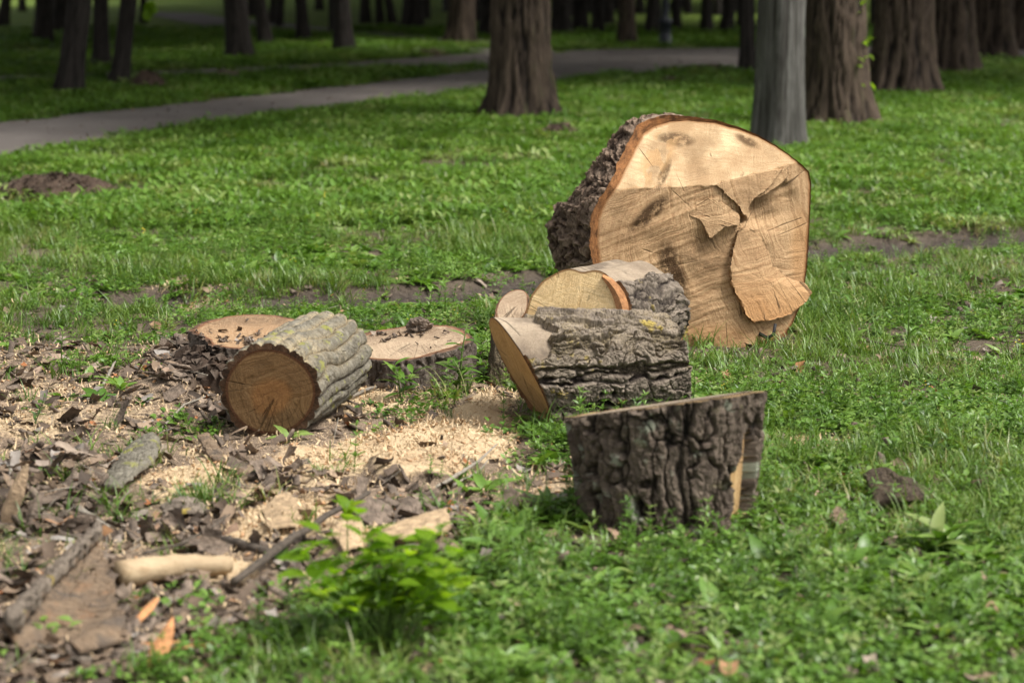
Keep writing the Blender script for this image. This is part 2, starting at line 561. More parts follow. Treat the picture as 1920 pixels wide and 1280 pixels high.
def tube(pts, radii, n=8, jitter=0.0, cap=True, seed=0):
    pts = [Vector(p) for p in pts]
    verts, faces = [], []
    rs = random.Random(seed)
    prev = None
    for k, p in enumerate(pts):
        d = (pts[min(k + 1, len(pts) - 1)] - pts[max(k - 1, 0)]).normalized()
        x = d.orthogonal().normalized() if prev is None else (prev - d * prev.dot(d)).normalized()
        prev = x
        y = d.cross(x)
        for j in range(n):
            a = 2 * math.pi * j / n
            r = radii[k] * (1 + jitter * rs.uniform(-1, 1))
            verts.append(p + (x * math.cos(a) + y * math.sin(a)) * r)
    for k in range(len(pts) - 1):
        for j in range(n):
            faces.append((k * n + j, k * n + (j + 1) % n, (k + 1) * n + (j + 1) % n, (k + 1) * n + j))
    if cap:
        faces.append(tuple(range(n - 1, -1, -1)))
        faces.append(tuple((len(pts) - 1) * n + j for j in range(n)))
    return [tuple(v) for v in verts], faces


def join_geo(parts):
    vs, fs, o = [], [], 0
    for v, f in parts:
        vs += list(v)
        fs += [tuple(i + o for i in q) for q in f]
        o += len(v)
    return vs, fs


# ------------------------------------------------------------------ the lie of the land
def px_poly(pts):
    return [tuple(G(u, v)[:2]) for u, v in pts]


WASTE = px_poly([(-700, 648), (300, 640), (345, 652), (450, 660), (680, 668), (870, 700), (950, 735), (1005, 830), (1075, 880),
                 (1090, 960), (1000, 965), (950, 940), (900, 1000), (850, 1075), (640, 1100), (480, 1140), (440, 1250), (400, 1330), (420, 1600), (-900, 1600)])
PATH_MAIN = [(-900, 250, 345), (-400, 248, 330), (0, 234, 300), (200, 211, 268), (400, 189, 233), (640, 164, 206), (800, 146, 183), (920, 133, 167),
             (1040, 96, 157), (1160, 94, 142), (1390, 92, 130), (1500, 90, 124), (1900, 84, 116), (2600, 76, 106)]
PATH_BRANCH = [(-900, 156, 176), (0, 143, 158), (200, 139, 151), (400, 130, 142), (640, 120, 131), (800, 108, 126), (925, 99, 132), (1040, 97, 140)]
PATH_THIN = [(-900, 96, 103), (0, 94, 101), (300, 94, 100), (640, 94, 101), (860, 92, 99), (1040, 95, 112)]
PATH_FAR = [(270, 22, 27), (330, 24, 40), (380, 26, 48), (430, 36, 56), (520, 44, 60), (700, 62, 72), (860, 74, 84), (960, 80, 92)]


def path_poly(p):
    return px_poly([(u, a) for u, a, b in p] + [(u, b) for u, a, b in reversed(p)])


PATHS = [path_poly(p) for p in (PATH_MAIN, PATH_BRANCH, PATH_THIN, PATH_FAR)]


def on_path(x, y, pad=0.0):
    w = 0.35 * (fbm(xyz(x * 1.3, y * 1.3), 3, 91) - 0.5)
    m = np.zeros(np.shape(x), bool)
    for p in PATHS:
        m |= in_poly(x + w, y + w, p)
    return m


def rut_mask(x, y):
    """the shallow bare rut that runs behind the logs"""
    pts = [G(u, v)[:2] for u, v in ((330, 556), (520, 556), (700, 553), (940, 546), (1200, 510), (1530, 464), (1700, 452), (1900, 440), (2200, 425))]
    best = np.full(np.shape(x), 9.0)
    wob = 0.3 * (fbm(xyz(x * 2.5, y * 2.5), 3, 5) - 0.5)
    for (ax, ay), (bx, by) in zip(pts[:-1], pts[1:]):
        dx, dy = bx - ax, by - ay
        t = np.clip(((x - ax) * dx + (y - ay) * dy) / (dx * dx + dy * dy), 0, 1)
        best = np.minimum(best, np.hypot(x - ax - t * dx, y - ay - t * dy))
    gap = fbm(xyz(x * 1.6, y * 0.8), 2, 44)
    return (1 - sstep(0.26, 0.44, best + wob)) * (.55 + .45 * sstep(0.34, 0.46, gap + 0.12))


def waste_mask(x, y):
    w = 0.28 * (fbm(xyz(x * 2.2, y * 2.2), 4, 3) - 0.5)
    w2 = 0.5 * (fbm(xyz(x * 2.2, y * 2.2), 4, 33) - 0.5)
    return in_poly(x + w, y + w2, WASTE).astype(float)


SAW = [(930, 770, 70, 28, 1.0), (850, 800, 110, 35, .9), (730, 835, 130, 40, 1.0), (900, 840, 90, 30, .9), (620, 870, 130, 40, .8), (350, 890, 110, 35, .9),
       (790, 893, 100, 28, 1.0), (540, 985, 120, 42, 1.0), (460, 1010, 80, 38, .95), (660, 1040, 70, 32, 1.0), (790, 1040, 60, 24, 1.0), (450, 1080, 70, 32, .95),
       (720, 740, 120, 40, .7), (120, 660, 200, 30, 0.32), (120, 740, 150, 50, 0.43), (60, 800, 120, 40, 0.54), (250, 790, 120, 40, 0.43), (560, 930, 150, 40, .55),
       (1545, 835, 90, 28, .8), (1480, 850, 60, 24, .6), (380, 545, 60, 18, .6), (320, 530, 50, 12, .45), (1050, 920, 60, 30, .5), (100, 1055, 110, 20, .3),
       (1560, 985, 40, 12, .4), (60, 860, 100, 25, 0.43), (560, 760, 160, 50, 0.36)]
MOUND = [(930, 775, 75, 30, .030), (790, 893, 100, 26, .06), (740, 1040, 130, 26, .04), (540, 985, 90, 30, .018), (830, 830, 120, 34, .025),
         (360, 700, 120, 70, .05), (240, 770, 150, 50, .03), (80, 930, 120, 60, .06), (560, 900, 140, 30, .02), (100, 1100, 180, 60, .03)]
PALE = (0, 1, 2, 3, 4, 5, 6, 7, 8, 9, 10, 11)


def saw_mask(x, y):
    m = np.zeros(np.shape(x))
    wx = x + 0.16 * (fbm(xyz(x * 5, y * 5), 4, 8) - 0.5)
    wy = y + 0.45 * (fbm(xyz(x * 5, y * 5), 4, 9) - 0.5)
    for u, v, ru, rv, s in SAW:
        m = np.maximum(m, s * ell(wx, wy, u, v, ru, rv))
    return m


def gz(x, y):
    """ground height"""
    x = np.asarray(x, float)
    y = np.asarray(y, float)
    z = 0.05 * (fbm(xyz(x * 0.5, y * 0.5), 2, 1) - 0.5) + 0.035 * (fbm(xyz(x * 4, y * 4), 3, 2) - 0.5)
    near = (y < 16)
    wx = x + 0.12 * (fbm(xyz(x * 5, y * 5), 3, 28) - 0.5)
    for u, v, ru, rv, h in MOUND:
        z = z + h * ell(wx, y, u, v, ru, rv)
    z = z - 0.06 * rut_mask(x, y)
    return np.where(near, z, 0.03 * (fbm(xyz(x * 0.5, y * 0.5), 2, 1) - 0.5))


def gz1(x, y):
    return float(gz(np.array([x]), np.array([y]))[0])


def GP(u, v, lift=0.0):
    p = G(u, v)
    for _ in range(3):
        p = G(u, v, gz1(p[0], p[1]))
    return Vector((p[0], p[1], gz1(p[0], p[1]) + lift))


# ground sheet
def lines(lo, hi, step, far_lo, far_hi, gain):
    a = list(np.arange(lo, hi + 1e-6, step))
    s, p = step, hi
    while p < far_hi:
        s *= gain
        p += s
        a.append(p)
    s, p = step, lo
    b = []
    while p > far_lo:
        s *= gain
        p -= s
        b.append(p)
    return np.array(b[::-1] + a)


gx = lines(-3.0, 3.2, 0.026, -900, 900, 1.09)
gy = lines(4.6, 14.0, 0.03, -60, 1500, 1.06)
XX, YY = np.meshgrid(gx, gy)
fx, fy = XX.ravel(), YY.ravel()
near = (fy < 16) & (fy > 4) & (np.abs(fx) < 6)
fz = np.zeros(len(fx))
fz[:] = gz(fx, fy)
a_saw = np.zeros(len(fx))
a_waste = np.zeros(len(fx))
a_rut = np.zeros(len(fx))
a_saw[near] = saw_mask(fx[near], fy[near])
a_waste[near] = waste_mask(fx[near], fy[near])
a_rut[near] = rut_mask(fx[near], fy[near])
nn = near
fz[nn] += 0.03 * a_saw[nn] * (fbm(xyz(fx[nn] * 9, fy[nn] * 9), 3, 64) - 0.5) + 0.018 * a_waste[nn] * (fbm(xyz(fx[nn] * 14, fy[nn] * 14), 3, 61) - 0.5) + 0.012 * a_waste[nn] * (fbm(xyz(fx[nn] * 40, fy[nn] * 40), 2, 62) - 0.5)
a_green = sstep(20, 36, fy) * (0.85 + 0.15 * fbm(xyz(fx * 0.5, fy * 0.4), 3, 71))
t = NT('ground_soil')
P = t.n('ShaderNodeNewGeometry').outputs['Position']
n1, n2, n3 = t.noise(P, 3, 5), t.noise(P, 45, 4, 0.7), t.noise(P, 260, 3, 0.6)
soil = t.mix(t.maprange(n1, 0.35, 0.65), (0.055, 0.042, 0.031), (0.105, 0.082, 0.06))
soil = t.mix(t.maprange(n2, 0.4, 0.7, 0, 0.7), soil, (0.125, 0.098, 0.072))
soil = t.mix(t.maprange(n3, 0.58, 0.68, 0, 0.8), soil, (0.33, 0.26, 0.185))
litter = t.mix(t.maprange(n2, 0.35, 0.65), (0.055, 0.041, 0.031), (0.21, 0.155, 0.11))
litter = t.mix(t.maprange(n3, 0.50, 0.62, 0, 0.8), litter, (0.48, 0.36, 0.25))
col = t.mix(t.attr('waste'), soil, litter)
sawc = t.mix(t.maprange(n3, 0.35, 0.65), (0.42, 0.30, 0.175), (0.66, 0.51, 0.325))
sawc = t.mix(t.maprange(t.noise(P, 9, 4), 0.52, 0.66, 0, 0.4), sawc, (0.36, 0.21, 0.115))
sf = t.maprange(t.math('ADD', t.attr('saw'), t.math('MULTIPLY', t.math('SUBTRACT', n2, 0.5), 0.8)), 0.35, 0.62)
col = t.mix(sf, col, sawc)
col = t.mix(t.math('MULTIPLY', t.attr('rut'), 0.9), col, t.mix(t.maprange(n2, 0.4, 0.65), (0.03, 0.025, 0.022), (0.085, 0.07, 0.06)))
gr = t.mix(t.maprange(t.noise(P, 1.2, 4), 0.35, 0.65), (0.08, 0.13, 0.02), (0.135, 0.19, 0.032))
col = t.mix(t.attr('green'), col, gr)
M['ground'] = t.done(t.bsdf(col, 0.95, t.bump(t.math('ADD', n2, t.math('MULTIPLY', n3, 0.6)), 0.8, 0.015), 0.1))
ground = obj('ground', mesh_of('ground', np.stack([fx, fy, fz], 1), grid_faces(len(gy), len(gx)), M['ground'], True,
                               {'saw': a_saw, 'waste': a_waste, 'rut': a_rut, 'green': a_green}))
tag(ground, 'park lawn soil with bare and sawdust covered ground', kind='structure')

# paths: ribbons 4 mm and more above the lawn, with crumbling edges
t = NT('path_gravel')
P = t.n('ShaderNodeNewGeometry').outputs['Position']
n1, n2 = t.noise(P, 0.9, 5, 0.6), t.noise(P, 70, 3, 0.7)
col = t.mix(t.maprange(n1, 0.3, 0.7), (0.085, 0.074, 0.067), (0.185, 0.162, 0.148))
col = t.mix(t.maprange(n2, 0.4, 0.7, 0, 0.5), col, (0.20, 0.175, 0.155))
col = t.mix(t.maprange(t.noise(P, 7, 4, 0.7), 0.60, 0.70, 0, 0.6), col, (0.09, 0.07, 0.058))
M['path'] = t.done(t.bsdf(col, 0.92, t.bump(n2, 0.5, 0.01), 0.15))


def ribbon(name, p, lift, seed, label):
    us = np.array([q[0] for q in p], float)
    n = 220
    uu = np.linspace(us[0], us[-1], n)
    va = np.interp(uu, us, [q[1] for q in p])
    vb = np.interp(uu, us, [q[2] for q in p])
    k = np.ones(9) / 9
    sm = lambda a: np.convolve(np.pad(a, 4, mode='edge'), k, 'valid')
    va, vb = sm(va), sm(vb)
    A = np.array([G(u, v)[:2] for u, v in zip(uu, va)])
    B = np.array([G(u, v)[:2] for u, v in zip(uu, vb)])
    W = np.hypot(*(A - B).T)
    ea = 0.22 * (fbm(xyz(A[:, 0] * 1.1, A[:, 1] * 1.1), 4, seed) - 0.5)
    eb = 0.22 * (fbm(xyz(B[:, 0] * 1.6, B[:, 1] * 1.6), 4, seed + 5) - 0.5)
    m = 9
    V = []
    for j in range(m):
        f = j / (m - 1)
        q = A * (1 - f) + B * f + (A - B) / W[:, None] * (ea * (1 - f) - eb * f)[:, None]
        z = gz(q[:, 0], q[:, 1]) + lift + 0.02 * math.sin(math.pi * f)
        V.append(np.column_stack([q, z]))
    V = np.array(V).reshape(-1, 3)
    return tag(obj(name, mesh_of(name, V, grid_faces(m, n), M['path'])), label, kind='structure')


ribbon('path', PATH_MAIN, 0.016, 301, 'wide grey gravel path crossing the park behind the lawn')
ribbon('path', PATH_BRANCH, 0.010, 311, 'narrow side path joining the wide path from the left')
ribbon('path', PATH_THIN, 0.006, 321, 'thin footpath running level through the far lawn')
ribbon('path', PATH_FAR, 0.012, 331, 'distant path bending away between the dark trunks')


# ------------------------------------------------------------------ logs
def ring_noise(th, z, seed):
    return fbm(np.stack([np.cos(th) * 1.1 + 5, np.sin(th) * 1.1 + 5, z * 0.8], 1), 3, seed)


def bark_height(th, s, r, style, seed):
    """0 in the furrows .. 1 on the plates, th angle, s metres along the axis"""
    C = np.stack([np.cos(th) * r, np.sin(th) * r, s], 1)
    wob = np.stack([fbm(C * 14, 3, seed + 7), fbm(C * 14, 3, seed + 8), fbm(C * 14, 3, seed + 9)], 1) - 0.5
    def rid(sx, sz, sd, wa=1.0):
        n = fbm(C * np.array((sx, sx, sz)) + wob * wa, 3, sd, .45)
        return np.abs(2 * n - 1)

    if style == 'plates':
        f1, f2, c = worley(C * np.array((19, 19, 3.6)) + wob * 1.1, seed)
        h = (.35 + .65 * sstep(0.0, .13, rid(15, 1.5, seed + 31, .8))) * (.35 + .65 * sstep(.0, .10, f2 - f1)) * (.5 + .5 * c)
        f1, f2, c2 = worley(C * np.array((55, 55, 16)) + wob * 1.6, seed + 50)
        h = h * (.85 + .15 * sstep(.02, .25, f2 - f1)) + .16 * (c2 - .5) * h + .14 * (fbm(C * np.array((50, 50, 12)), 3, seed + 60) - .5)
        h = h * 1.25
    elif style == 'ridges':
        h = .08 + .92 * sstep(0.0, .13, rid(19, 0.9, seed + 31, .9))
        f1, f2, c = worley(C * np.array((22, 22, 4.5)) + wob * 1.5, seed)
        h = h * (.55 + .45 * sstep(.0, .10, f2 - f1)) * (.5 + .5 * c)
        f1, f2, c2 = worley(C * np.array((55, 55, 34)) + wob * 4, seed + 50)
        h = h * (.82 + .18 * sstep(0, .25, f2 - f1)) + .14 * (c2 - .5) * h
        h = h * 1.2
    elif style == 'rolls':
        w = 9.0 * (fbm(C * np.array((4.5, 4.5, 2.6)), 3, seed) - .5)
        ph = th * 9.5 + w
        h = np.abs(np.sin(ph)) ** .5
        f1, f2, c = worley(np.stack([np.cos(th) * r * 16, np.sin(th) * r * 16, s * 6.5], 1) + wob * 1.6, seed + 2)
        h = h * (.74 + .26 * sstep(0, .07, f2 - f1)) * (.68 + .32 * c)
        h = h + .16 * (fbm(C * 34, 4, seed + 4) - .5)
        h = h * 1.15
    elif style == 'flakes':
        Q = C * np.array((24, 24, 8)) + wob * np.array((1.3, 1.3, 1.3))
        f1, f2, c = worley(Q, seed)
        h = sstep(0.02, 0.3, f2 - f1) * (0.35 + 0.65 * c)
        f1, f2, c2 = worley(C * np.array((40, 40, 17)) + wob * 2.5, seed + 50)
        h = 0.65 * h + 0.35 * sstep(0.02, 0.3, f2 - f1) * c2
    else:
        h = fbm(C * np.array((30, 30, 8)), 4, seed)
    h = h + 0.22 * (fbm(C * 60, 3, seed + 20) - 0.5) + .24 * (fbm(C * np.array((170, 170, 110)), 3, seed + 25, .65) - .5)
    return np.clip(h, 0, 1.2)


def make_log(name, label, cat, A, B, rA, rB, nA=None, nB=None, bark_t=0.02, style='plates', bark='bark_brown', wood='wood_pale', woodB=None,
             nth=260, nz=110, seed=1, bare=None, bare_mat='wood_bare', squash=1.0, lobes=0.06, dust=None, group=None, pith=(0, 0), rough_face=0.004, faceA_stain=None):
    A, B = Vector(A), Vector(B)
    ax = (B - A)
    L = ax.length
    ax.normalize()
    up = Vector((0, 0, 1)) if abs(ax.z) < 0.8 else Vector((0, -1, 0))
    X = ax.cross(up).normalized()          # sideways
    Y = X.cross(ax).normalized()           # upwards
    nA = Vector(nA or -ax).normalized()
    nB = Vector(nB or ax).normalized()
    root = thing(name, (A.x, A.y, gz1(A.x, A.y)), label, cat, group)
    off = np.array(root.location)
    Xn, Yn, Zn, An = np.array(X), np.array(Y), np.array(ax), np.array(A) - off
    th = np.linspace(0, 2 * np.pi, nth, endpoint=False)
    lob = 1 + lobes * 2 * (ring_noise(th, th * 0, seed) - 0.5)

    def D(tt):
        return np.cos(tt)[:, None] * Xn + (np.sin(tt) * squash)[:, None] * Yn

    d = D(th)
    sA = -(d @ np.array(nA)) * rA * lob / (Zn @ np.array(nA))
    sB = L - (d @ np.array(nB)) * rB * lob / (Zn @ np.array(nB))
    f = np.linspace(0, 1, nz)
    TH, FF = np.meshgrid(th, f)
    S = sA[None, :] * (1 - FF) + sB[None, :] * FF
    RR = (rA + (rB - rA) * np.clip(S / L, -0.5, 1.5)) * lob[None, :]
    RR = RR * (1 + 0.04 * (ring_noise(TH.ravel(), S.ravel() * 6, seed + 3).reshape(RR.shape) - 0.5) * 2)
    H = bark_height(TH.ravel(), S.ravel(), RR.ravel(), style, seed).reshape(RR.shape)
    bm = np.zeros(RR.shape)
    if bare is not None:
        bm = bare(TH, FF, S, fbm(np.stack([np.cos(TH.ravel()) * 4, np.sin(TH.ravel()) * 4, S.ravel() * 14], 1), 3, seed + 77).reshape(RR.shape) - 0.5)
    jag = 1 - 0.25 * (FF < 0.004) * (vnoise(np.stack([TH.ravel() * 9, FF.ravel() * 0, TH.ravel() * 0], 1), seed).reshape(RR.shape))
    hh = np.where(bm > 0.5, 0.02 * fbm(np.stack([np.cos(TH.ravel()) * 5, np.sin(TH.ravel()) * 5, S.ravel() * 5], 1), 2, seed + 5).reshape(RR.shape), (0.25 + 0.75 * H) * jag)
    RO = RR + bark_t * hh
    pos = An + (np.cos(TH) * RO)[..., None] * Xn + (np.sin(TH) * squash * RO)[..., None] * Yn + S[..., None] * Zn
    bp = np.stack([np.cos(TH) * RR, np.sin(TH) * RR, S], -1)
    # rims: first and last rows are doubled down to the wood radius
    rowA = An + d * (RR[0] - 0.001)[:, None] + S[0][:, None] * Zn
    rowB = An + d * (RR[-1] - 0.001)[:, None] + S[-1][:, None] * Zn
    V = np.concatenate([rowA[None], pos[:1], pos, pos[-1:], rowB[None]], 0)
    BP = np.concatenate([bp[:1] * 0.97, bp[:1], bp, bp[-1:], bp[-1:] * 0.97], 0)
    HH = np.concatenate([H[:1], H[:1], H, H[-1:], H[-1:]], 0)
    BM = np.concatenate([bm[:1], bm[:1], bm, bm[-1:], bm[-1:]], 0)
    RIM = np.zeros(HH.shape)
    RIM[:2] = 1
    RIM[-2:] = 1
    du = np.zeros(HH.shape)
    if dust:
        upness = np.clip(d[:, 2], 0, 1)[None, :]
        du = dust * upness ** 0.7 * np.clip(1.1 - HH * 1.15, 0, 1) + 0.45 * dust * upness * (fbm(BP.reshape(-1, 3) * 12, 3, seed + 40).reshape(HH.shape) > 0.56)
    faces = grid_faces(nz + 4, nth, True)
    fb = BM.ravel()[faces].mean(1) > 0.5
    at = {'bp': BP.reshape(-1, 3), 'h': HH.ravel(), 'rim': RIM.ravel(), 'dust': du.ravel()}

    def sub(mask, nm, mat, extra=None):
        fs = faces[mask]
        if not len(fs):
            return
        used, inv = np.unique(fs.ravel(), return_inverse=True)
        a = {k: np.asarray(v)[used] for k, v in (extra or at).items()}
        me = mesh_of(nm, V.reshape(-1, 3)[used], inv.reshape(-1, 4), M[mat], nm != 'bark', a)
        return obj(nm, me, root)

    sub(~fb, 'bark', bark)
    if fb.any():
        wp = np.stack([TH * 0.2, S * 1.0, S * 0], -1)
        wp = np.concatenate([wp[:1], wp[:1], wp, wp[-1:], wp[-1:]], 0)
        wp = np.stack([wp[..., 0] + 0.4, wp[..., 1], wp[..., 2]], -1)
        z = np.zeros(HH.size)
        sub(fb, 'bare_wood', bare_mat, {'wp': wp.reshape(-1, 3), 'stain': z, 'fresh': z, 'warm': z, 'edge': z, 'dust': z})
    # cut faces
    for nm, c, row, n, wm, sgn in (('cut_face', An, rowA, nA, wood, 1), ('far_cut_face', An + Zn * L, rowB, nB, woodB or wood, -1)):
        nr = 30
        s = np.linspace(0, 1, nr)[:, None, None]
        c0 = c + Xn * pith[0] * 0 + 0
        P3 = c0 * (1 - s) + row[None] * s
        nn_ = np.array(n)
        ex = Xn - nn_ * (Xn @ nn_)
        ex /= np.linalg.norm(ex)
        ey = np.cross(nn_, ex)
        q = P3.reshape(-1, 3) - c0
        wp = np.stack([q @ ex - pith[0], q @ ey - pith[1], np.zeros(len(q)) + seed * 0.37], 1)
        bump = rough_face * (fbm(wp * 25 + 3, 3, seed + 9) - 0.5) * (1 - s.repeat(nth, 1).ravel() ** 8)
        P3 = P3.reshape(-1, 3) + bump[:, None] * nn_ + nn_ * 0.002
        fs = grid_faces(nr, nth, True)
        if sgn > 0:
            fs = fs[:, ::-1]
        e = np.repeat(np.linspace(0, 1, nr), nth)
        z = np.zeros(len(e))
        st = z if (faceA_stain is None or sgn < 0) else faceA_stain(wp)
        wz = wp.copy()
        wz[:, 2] = 0
        obj(nm, mesh_of(nm, P3, fs, M[wm], True, {'wp': wz, 'edge': e, 'stain': st, 'fresh': z, 'warm': z, 'dust': z}), root)
    return root


# --- short ridged log on the left, its dark end towards the camera
pA, pB = G(507, 826), G(612, 752)
make_log('cut_log', 'short round log with dark brown end face and lichen grey ridges, left of centre', 'log',
         (pA[0], pA[1] + .02, .158), (pB[0], pB[1] - .02, .160),   .140, .145, nA=(-.06, -1, -.10), bark_t=.023, style='rolls', bark='bark_grey', wood='wood_dark',
         nth=400, nz=150, seed=21, lobes=.05, dust=.95, group='sawn log pieces', pith=(.0, -.02))

# --- stocky piece standing on end in front
c = GP(1262, 1003)


def upright_bare(T, Fr, S, n):
    # strip without bark on the right flank, wider towards the foot
    a = np.angle(np.exp(1j * (T - UP_TH)))
    return ((np.abs(a + 0.12 * n) < 0.27 - 0.16 * Fr) & (Fr < 0.78 + 0.5 * n)).astype(float)


UP_TH = None


def place_upright():
    global UP_TH
    A = Vector((c.x, c.y + .17, -.012))
    B = Vector((c.x - .012, c.y + .21, .325))
    ax = (B - A).normalized()
    X = ax.cross(Vector((0, -1, 0))).normalized()
    Y = X.cross(ax).normalized()
    w = Vector((.86, -.5, 0))
    UP_TH = math.atan2(w.dot(Y), w.dot(X))
    return make_log('standing_log', 'stocky dark bark log piece standing on end, nearest of the logs', 'log', A, B, .186, .230, nA=(0, -.02, -1), nB=(-.15, .185, 1),
                    bark_t=.040, style='plates', bark='bark_brown', wood='wood_bare', nth=420, nz=150, seed=35, lobes=.05, group='sawn log pieces',
                    bare=upright_bare, bare_mat='wood_strip')


place_upright()

# --- log lying across, ridged bark, bare patch on its upper left
def lying_bare(T, Fr, S, n):
    up_ = np.sin(T)
    return ((up_ > 0.42 - 0.5 * n) & (S < 0.0 + 0.08 * up_ + 0.16 * n)).astype(float)


pA = at_y(976, 722, 7.86)
pB = at_y(1262, 672, 8.06)
lying = make_log('cut_log', 'thick grey log with ridged bark, lying on its side behind the standing piece', 'log',
                 (pA[0], pA[1], .178), (pB[0], pB[1], .165), .172, .150, nA=(-.84, -.27, -.47), nB=(.93, .25, .15), bark_t=.036, style='ridges', bark='bark_ridge', wood='wood_ochre',
                 nth=440, nz=190, seed=52, lobes=.05, bare=lying_bare, dust=.55, group='sawn log pieces')
v_, f_ = tube([(0, 0, 0), (.03, -.01, .03), (.055, -.012, .075)], [.028, .022, .006], 7, .25, seed=4)
o_ = obj('bark_tongue', mesh_of('bark_tongue', v_, f_, M['barkbit']), lying)
o_.location = Vector((G(1262, 720, .1)[0] + .0, 7.98, .10)) - lying.location

# --- pale split log behind it
def split_bare(T, Fr, S, n):
    a = np.cos(T)
    return (np.sin(T) > 0.12 + 0.85 * a + 0.45 * n).astype(float)


pA = at_y(1072, 604, 8.46)
pB = pA + np.array((.545, .84, 0)) * .44
split_log = make_log('cut_log', 'pale freshly cut log, bare wood on top, lying before the great log', 'log',
                     (pA[0], pA[1], .236), (pB[0], pB[1], .236), .206, .198, nA=(-.52, -.78, .34), nB=(.545, .84, .25), bark_t=.024, style='plates', bark='bark_ridge', wood='wood_pale',
                     nth=300, nz=110, seed=64, lobes=.2, bare=split_bare, group='sawn log pieces', pith=(.02, -.06))
# torn strip of orange inner bark along its right shoulder
v_, f_ = [], []
cA = Vector((pA[0], pA[1], .236))
angs = np.linspace(1.15, -.25, 9)
for k, a_ in enumerate(angs):
    w = .022 * math.sin(math.pi * (k + .35) / 8.9) + .004
    ex, ez = Vector((.83, -.555, 0)), Vector((.19, .285, .94))
    q = cA + (ex * math.cos(a_) * 1.02 + ez * math.sin(a_)) * .207
    rd = ex * math.cos(a_) + ez * math.sin(a_)
    for a2, y2 in ((-w, -.012), (-.1 * w, -.02), (w * .9, -.006), (w, .03), (-w * .6, .03)):
        v_.append(q + rd * a2 + Vector((0, y2, 0)) - split_log.location)
    if k:
        for j in range(5):
            f_.append(((k - 1) * 5 + j, (k - 1) * 5 + (j + 1) % 5, k * 5 + (j + 1) % 5, k * 5 + j))
f_ += [(4, 3, 2, 1, 0), (40, 41, 42, 43, 44)]
obj('inner_bark_strip', mesh_of('inner_bark_strip', v_, f_, M['inner_bark'], False), split_log)

# --- narrow speckled stub between them
e = at_y(950, 745, 8.44)
make_log('cut_log', 'narrow dark speckled stub dusted white on top, half hidden at the left', 'log',
         (e[0] - .006, 8.60, -.01), (e[0] + .02, 8.72, .265), .07, .058, nA=(0, 0, -1), nB=(-.15, -.5, .9), bark_t=.014, style='flakes', bark='bark_speck', wood='wood_stump',
         nth=120, nz=60, seed=71, lobes=.1, group='sawn log pieces', dust=.8)


# ------------------------------------------------------------------ stumps
def stump(label, u, Yc, r, h, tilt, seed, wood, flare=.28, squash=1.0):
    p = np.array(((u - 960) / ppm(Yc), Yc, 0))
    root = thing('tree_stump', (p[0], p[1], gz1(p[0], p[1])), label, 'stump', 'low stumps')
    nth, nz = 240, 46
    th = np.linspace(0, 2 * np.pi, nth, endpoint=False)
    lob = 1 + .34 * (ring_noise(th, th * 0, seed) - .5) + .05 * np.sin(th * 5 + seed) + .10 * (fbm(np.stack([np.cos(th) * 5, np.sin(th) * 5, th * 0], 1), 3, seed + 8) - .5)
    f = np.linspace(0, 1, nz)
    TH, FF = np.meshgrid(th, f)
    top = h + tilt[0] * np.cos(th) * r + tilt[1] * np.sin(th) * r
    Z = -.06 + (top[None] + .06) * FF
    fl = 1 + flare * (1 - FF) ** 2 * (.5 + 1.0 * (.5 + .5 * np.sin(TH * 6 + seed * 2)) ** 2)
    RR = r * lob[None] * fl
    H = bark_height(TH.ravel(), Z.ravel(), RR.ravel(), 'plates', seed).reshape(RR.shape)
    RO = RR + .022 * H
    V = np.stack([np.cos(TH) * RO, np.sin(TH) * RO * squash, Z], -1)
    inner = np.stack([np.cos(th) * r * lob * .985, np.sin(th) * r * lob * .985 * squash, top], -1)
    V = np.concatenate([V, V[-1:], inner[None]], 0)
    HH = np.concatenate([H, H[-1:], H[-1:]], 0)
    bp = np.concatenate([np.stack([np.cos(TH) * RR, np.sin(TH) * RR, Z], -1), np.stack([np.cos(TH) * RR, np.sin(TH) * RR, Z], -1)[-1:], inner[None]], 0)
    rim = np.zeros(HH.shape)
    rim[-2:] = 1
    dust = .8 * sstep(.45, .0, FF) * (fbm(np.stack([np.cos(TH.ravel()) * 3, np.sin(TH.ravel()) * 3, Z.ravel() * 20], 1), 3, seed).reshape(FF.shape))
    dust = np.concatenate([dust, dust[-1:] * 0, dust[-1:] * 0], 0)
    obj('bark', mesh_of('bark', V.reshape(-1, 3), grid_faces(nz + 2, nth, True), M['bark_stump'], True, {'bp': bp.reshape(-1, 3), 'h': HH.ravel(), 'rim': rim.ravel(), 'dust': dust.ravel()}), root)
    nr = 26
    s = np.linspace(0, 1, nr)[:, None, None]
    c0 = np.array((0, 0, h))
    Pf = (c0 * (1 - s) + inner[None] * s).reshape(-1, 3)
    Pf[:, 2] += .008 * (fbm(Pf * 18, 3, seed + 2) - .5) * (1 - s.repeat(nth, 1).ravel() ** 6) + .001
    e_ = np.repeat(np.linspace(0, 1, nr), nth)
    z = np.zeros(len(e_))
    st = sstep(.05, .6, Pf[:, 1] / r) * .75
    wp = Pf.copy()
    wp[:, 2] = 0
    obj('cut_face', mesh_of('cut_face', Pf, grid_faces(nr, nth, True)[:, ::-1] if False else grid_faces(nr, nth, True), M[wood], True,
                            {'wp': wp, 'edge': e_, 'stain': st, 'fresh': z, 'warm': z, 'dust': z + .5}), root)
    return root


stumpL = stump('low stump with tan top behind the short round log, heaped with rotten bark', 474, 8.72, .235, .165, (-.02, .10), 5, 'wood_stump_tan')
stumpR = stump('low pale sawdusted stump with a lump of bark on its far edge', 763, 8.66, .205, .135, (.09, .13), 9, 'wood_stump', .22)


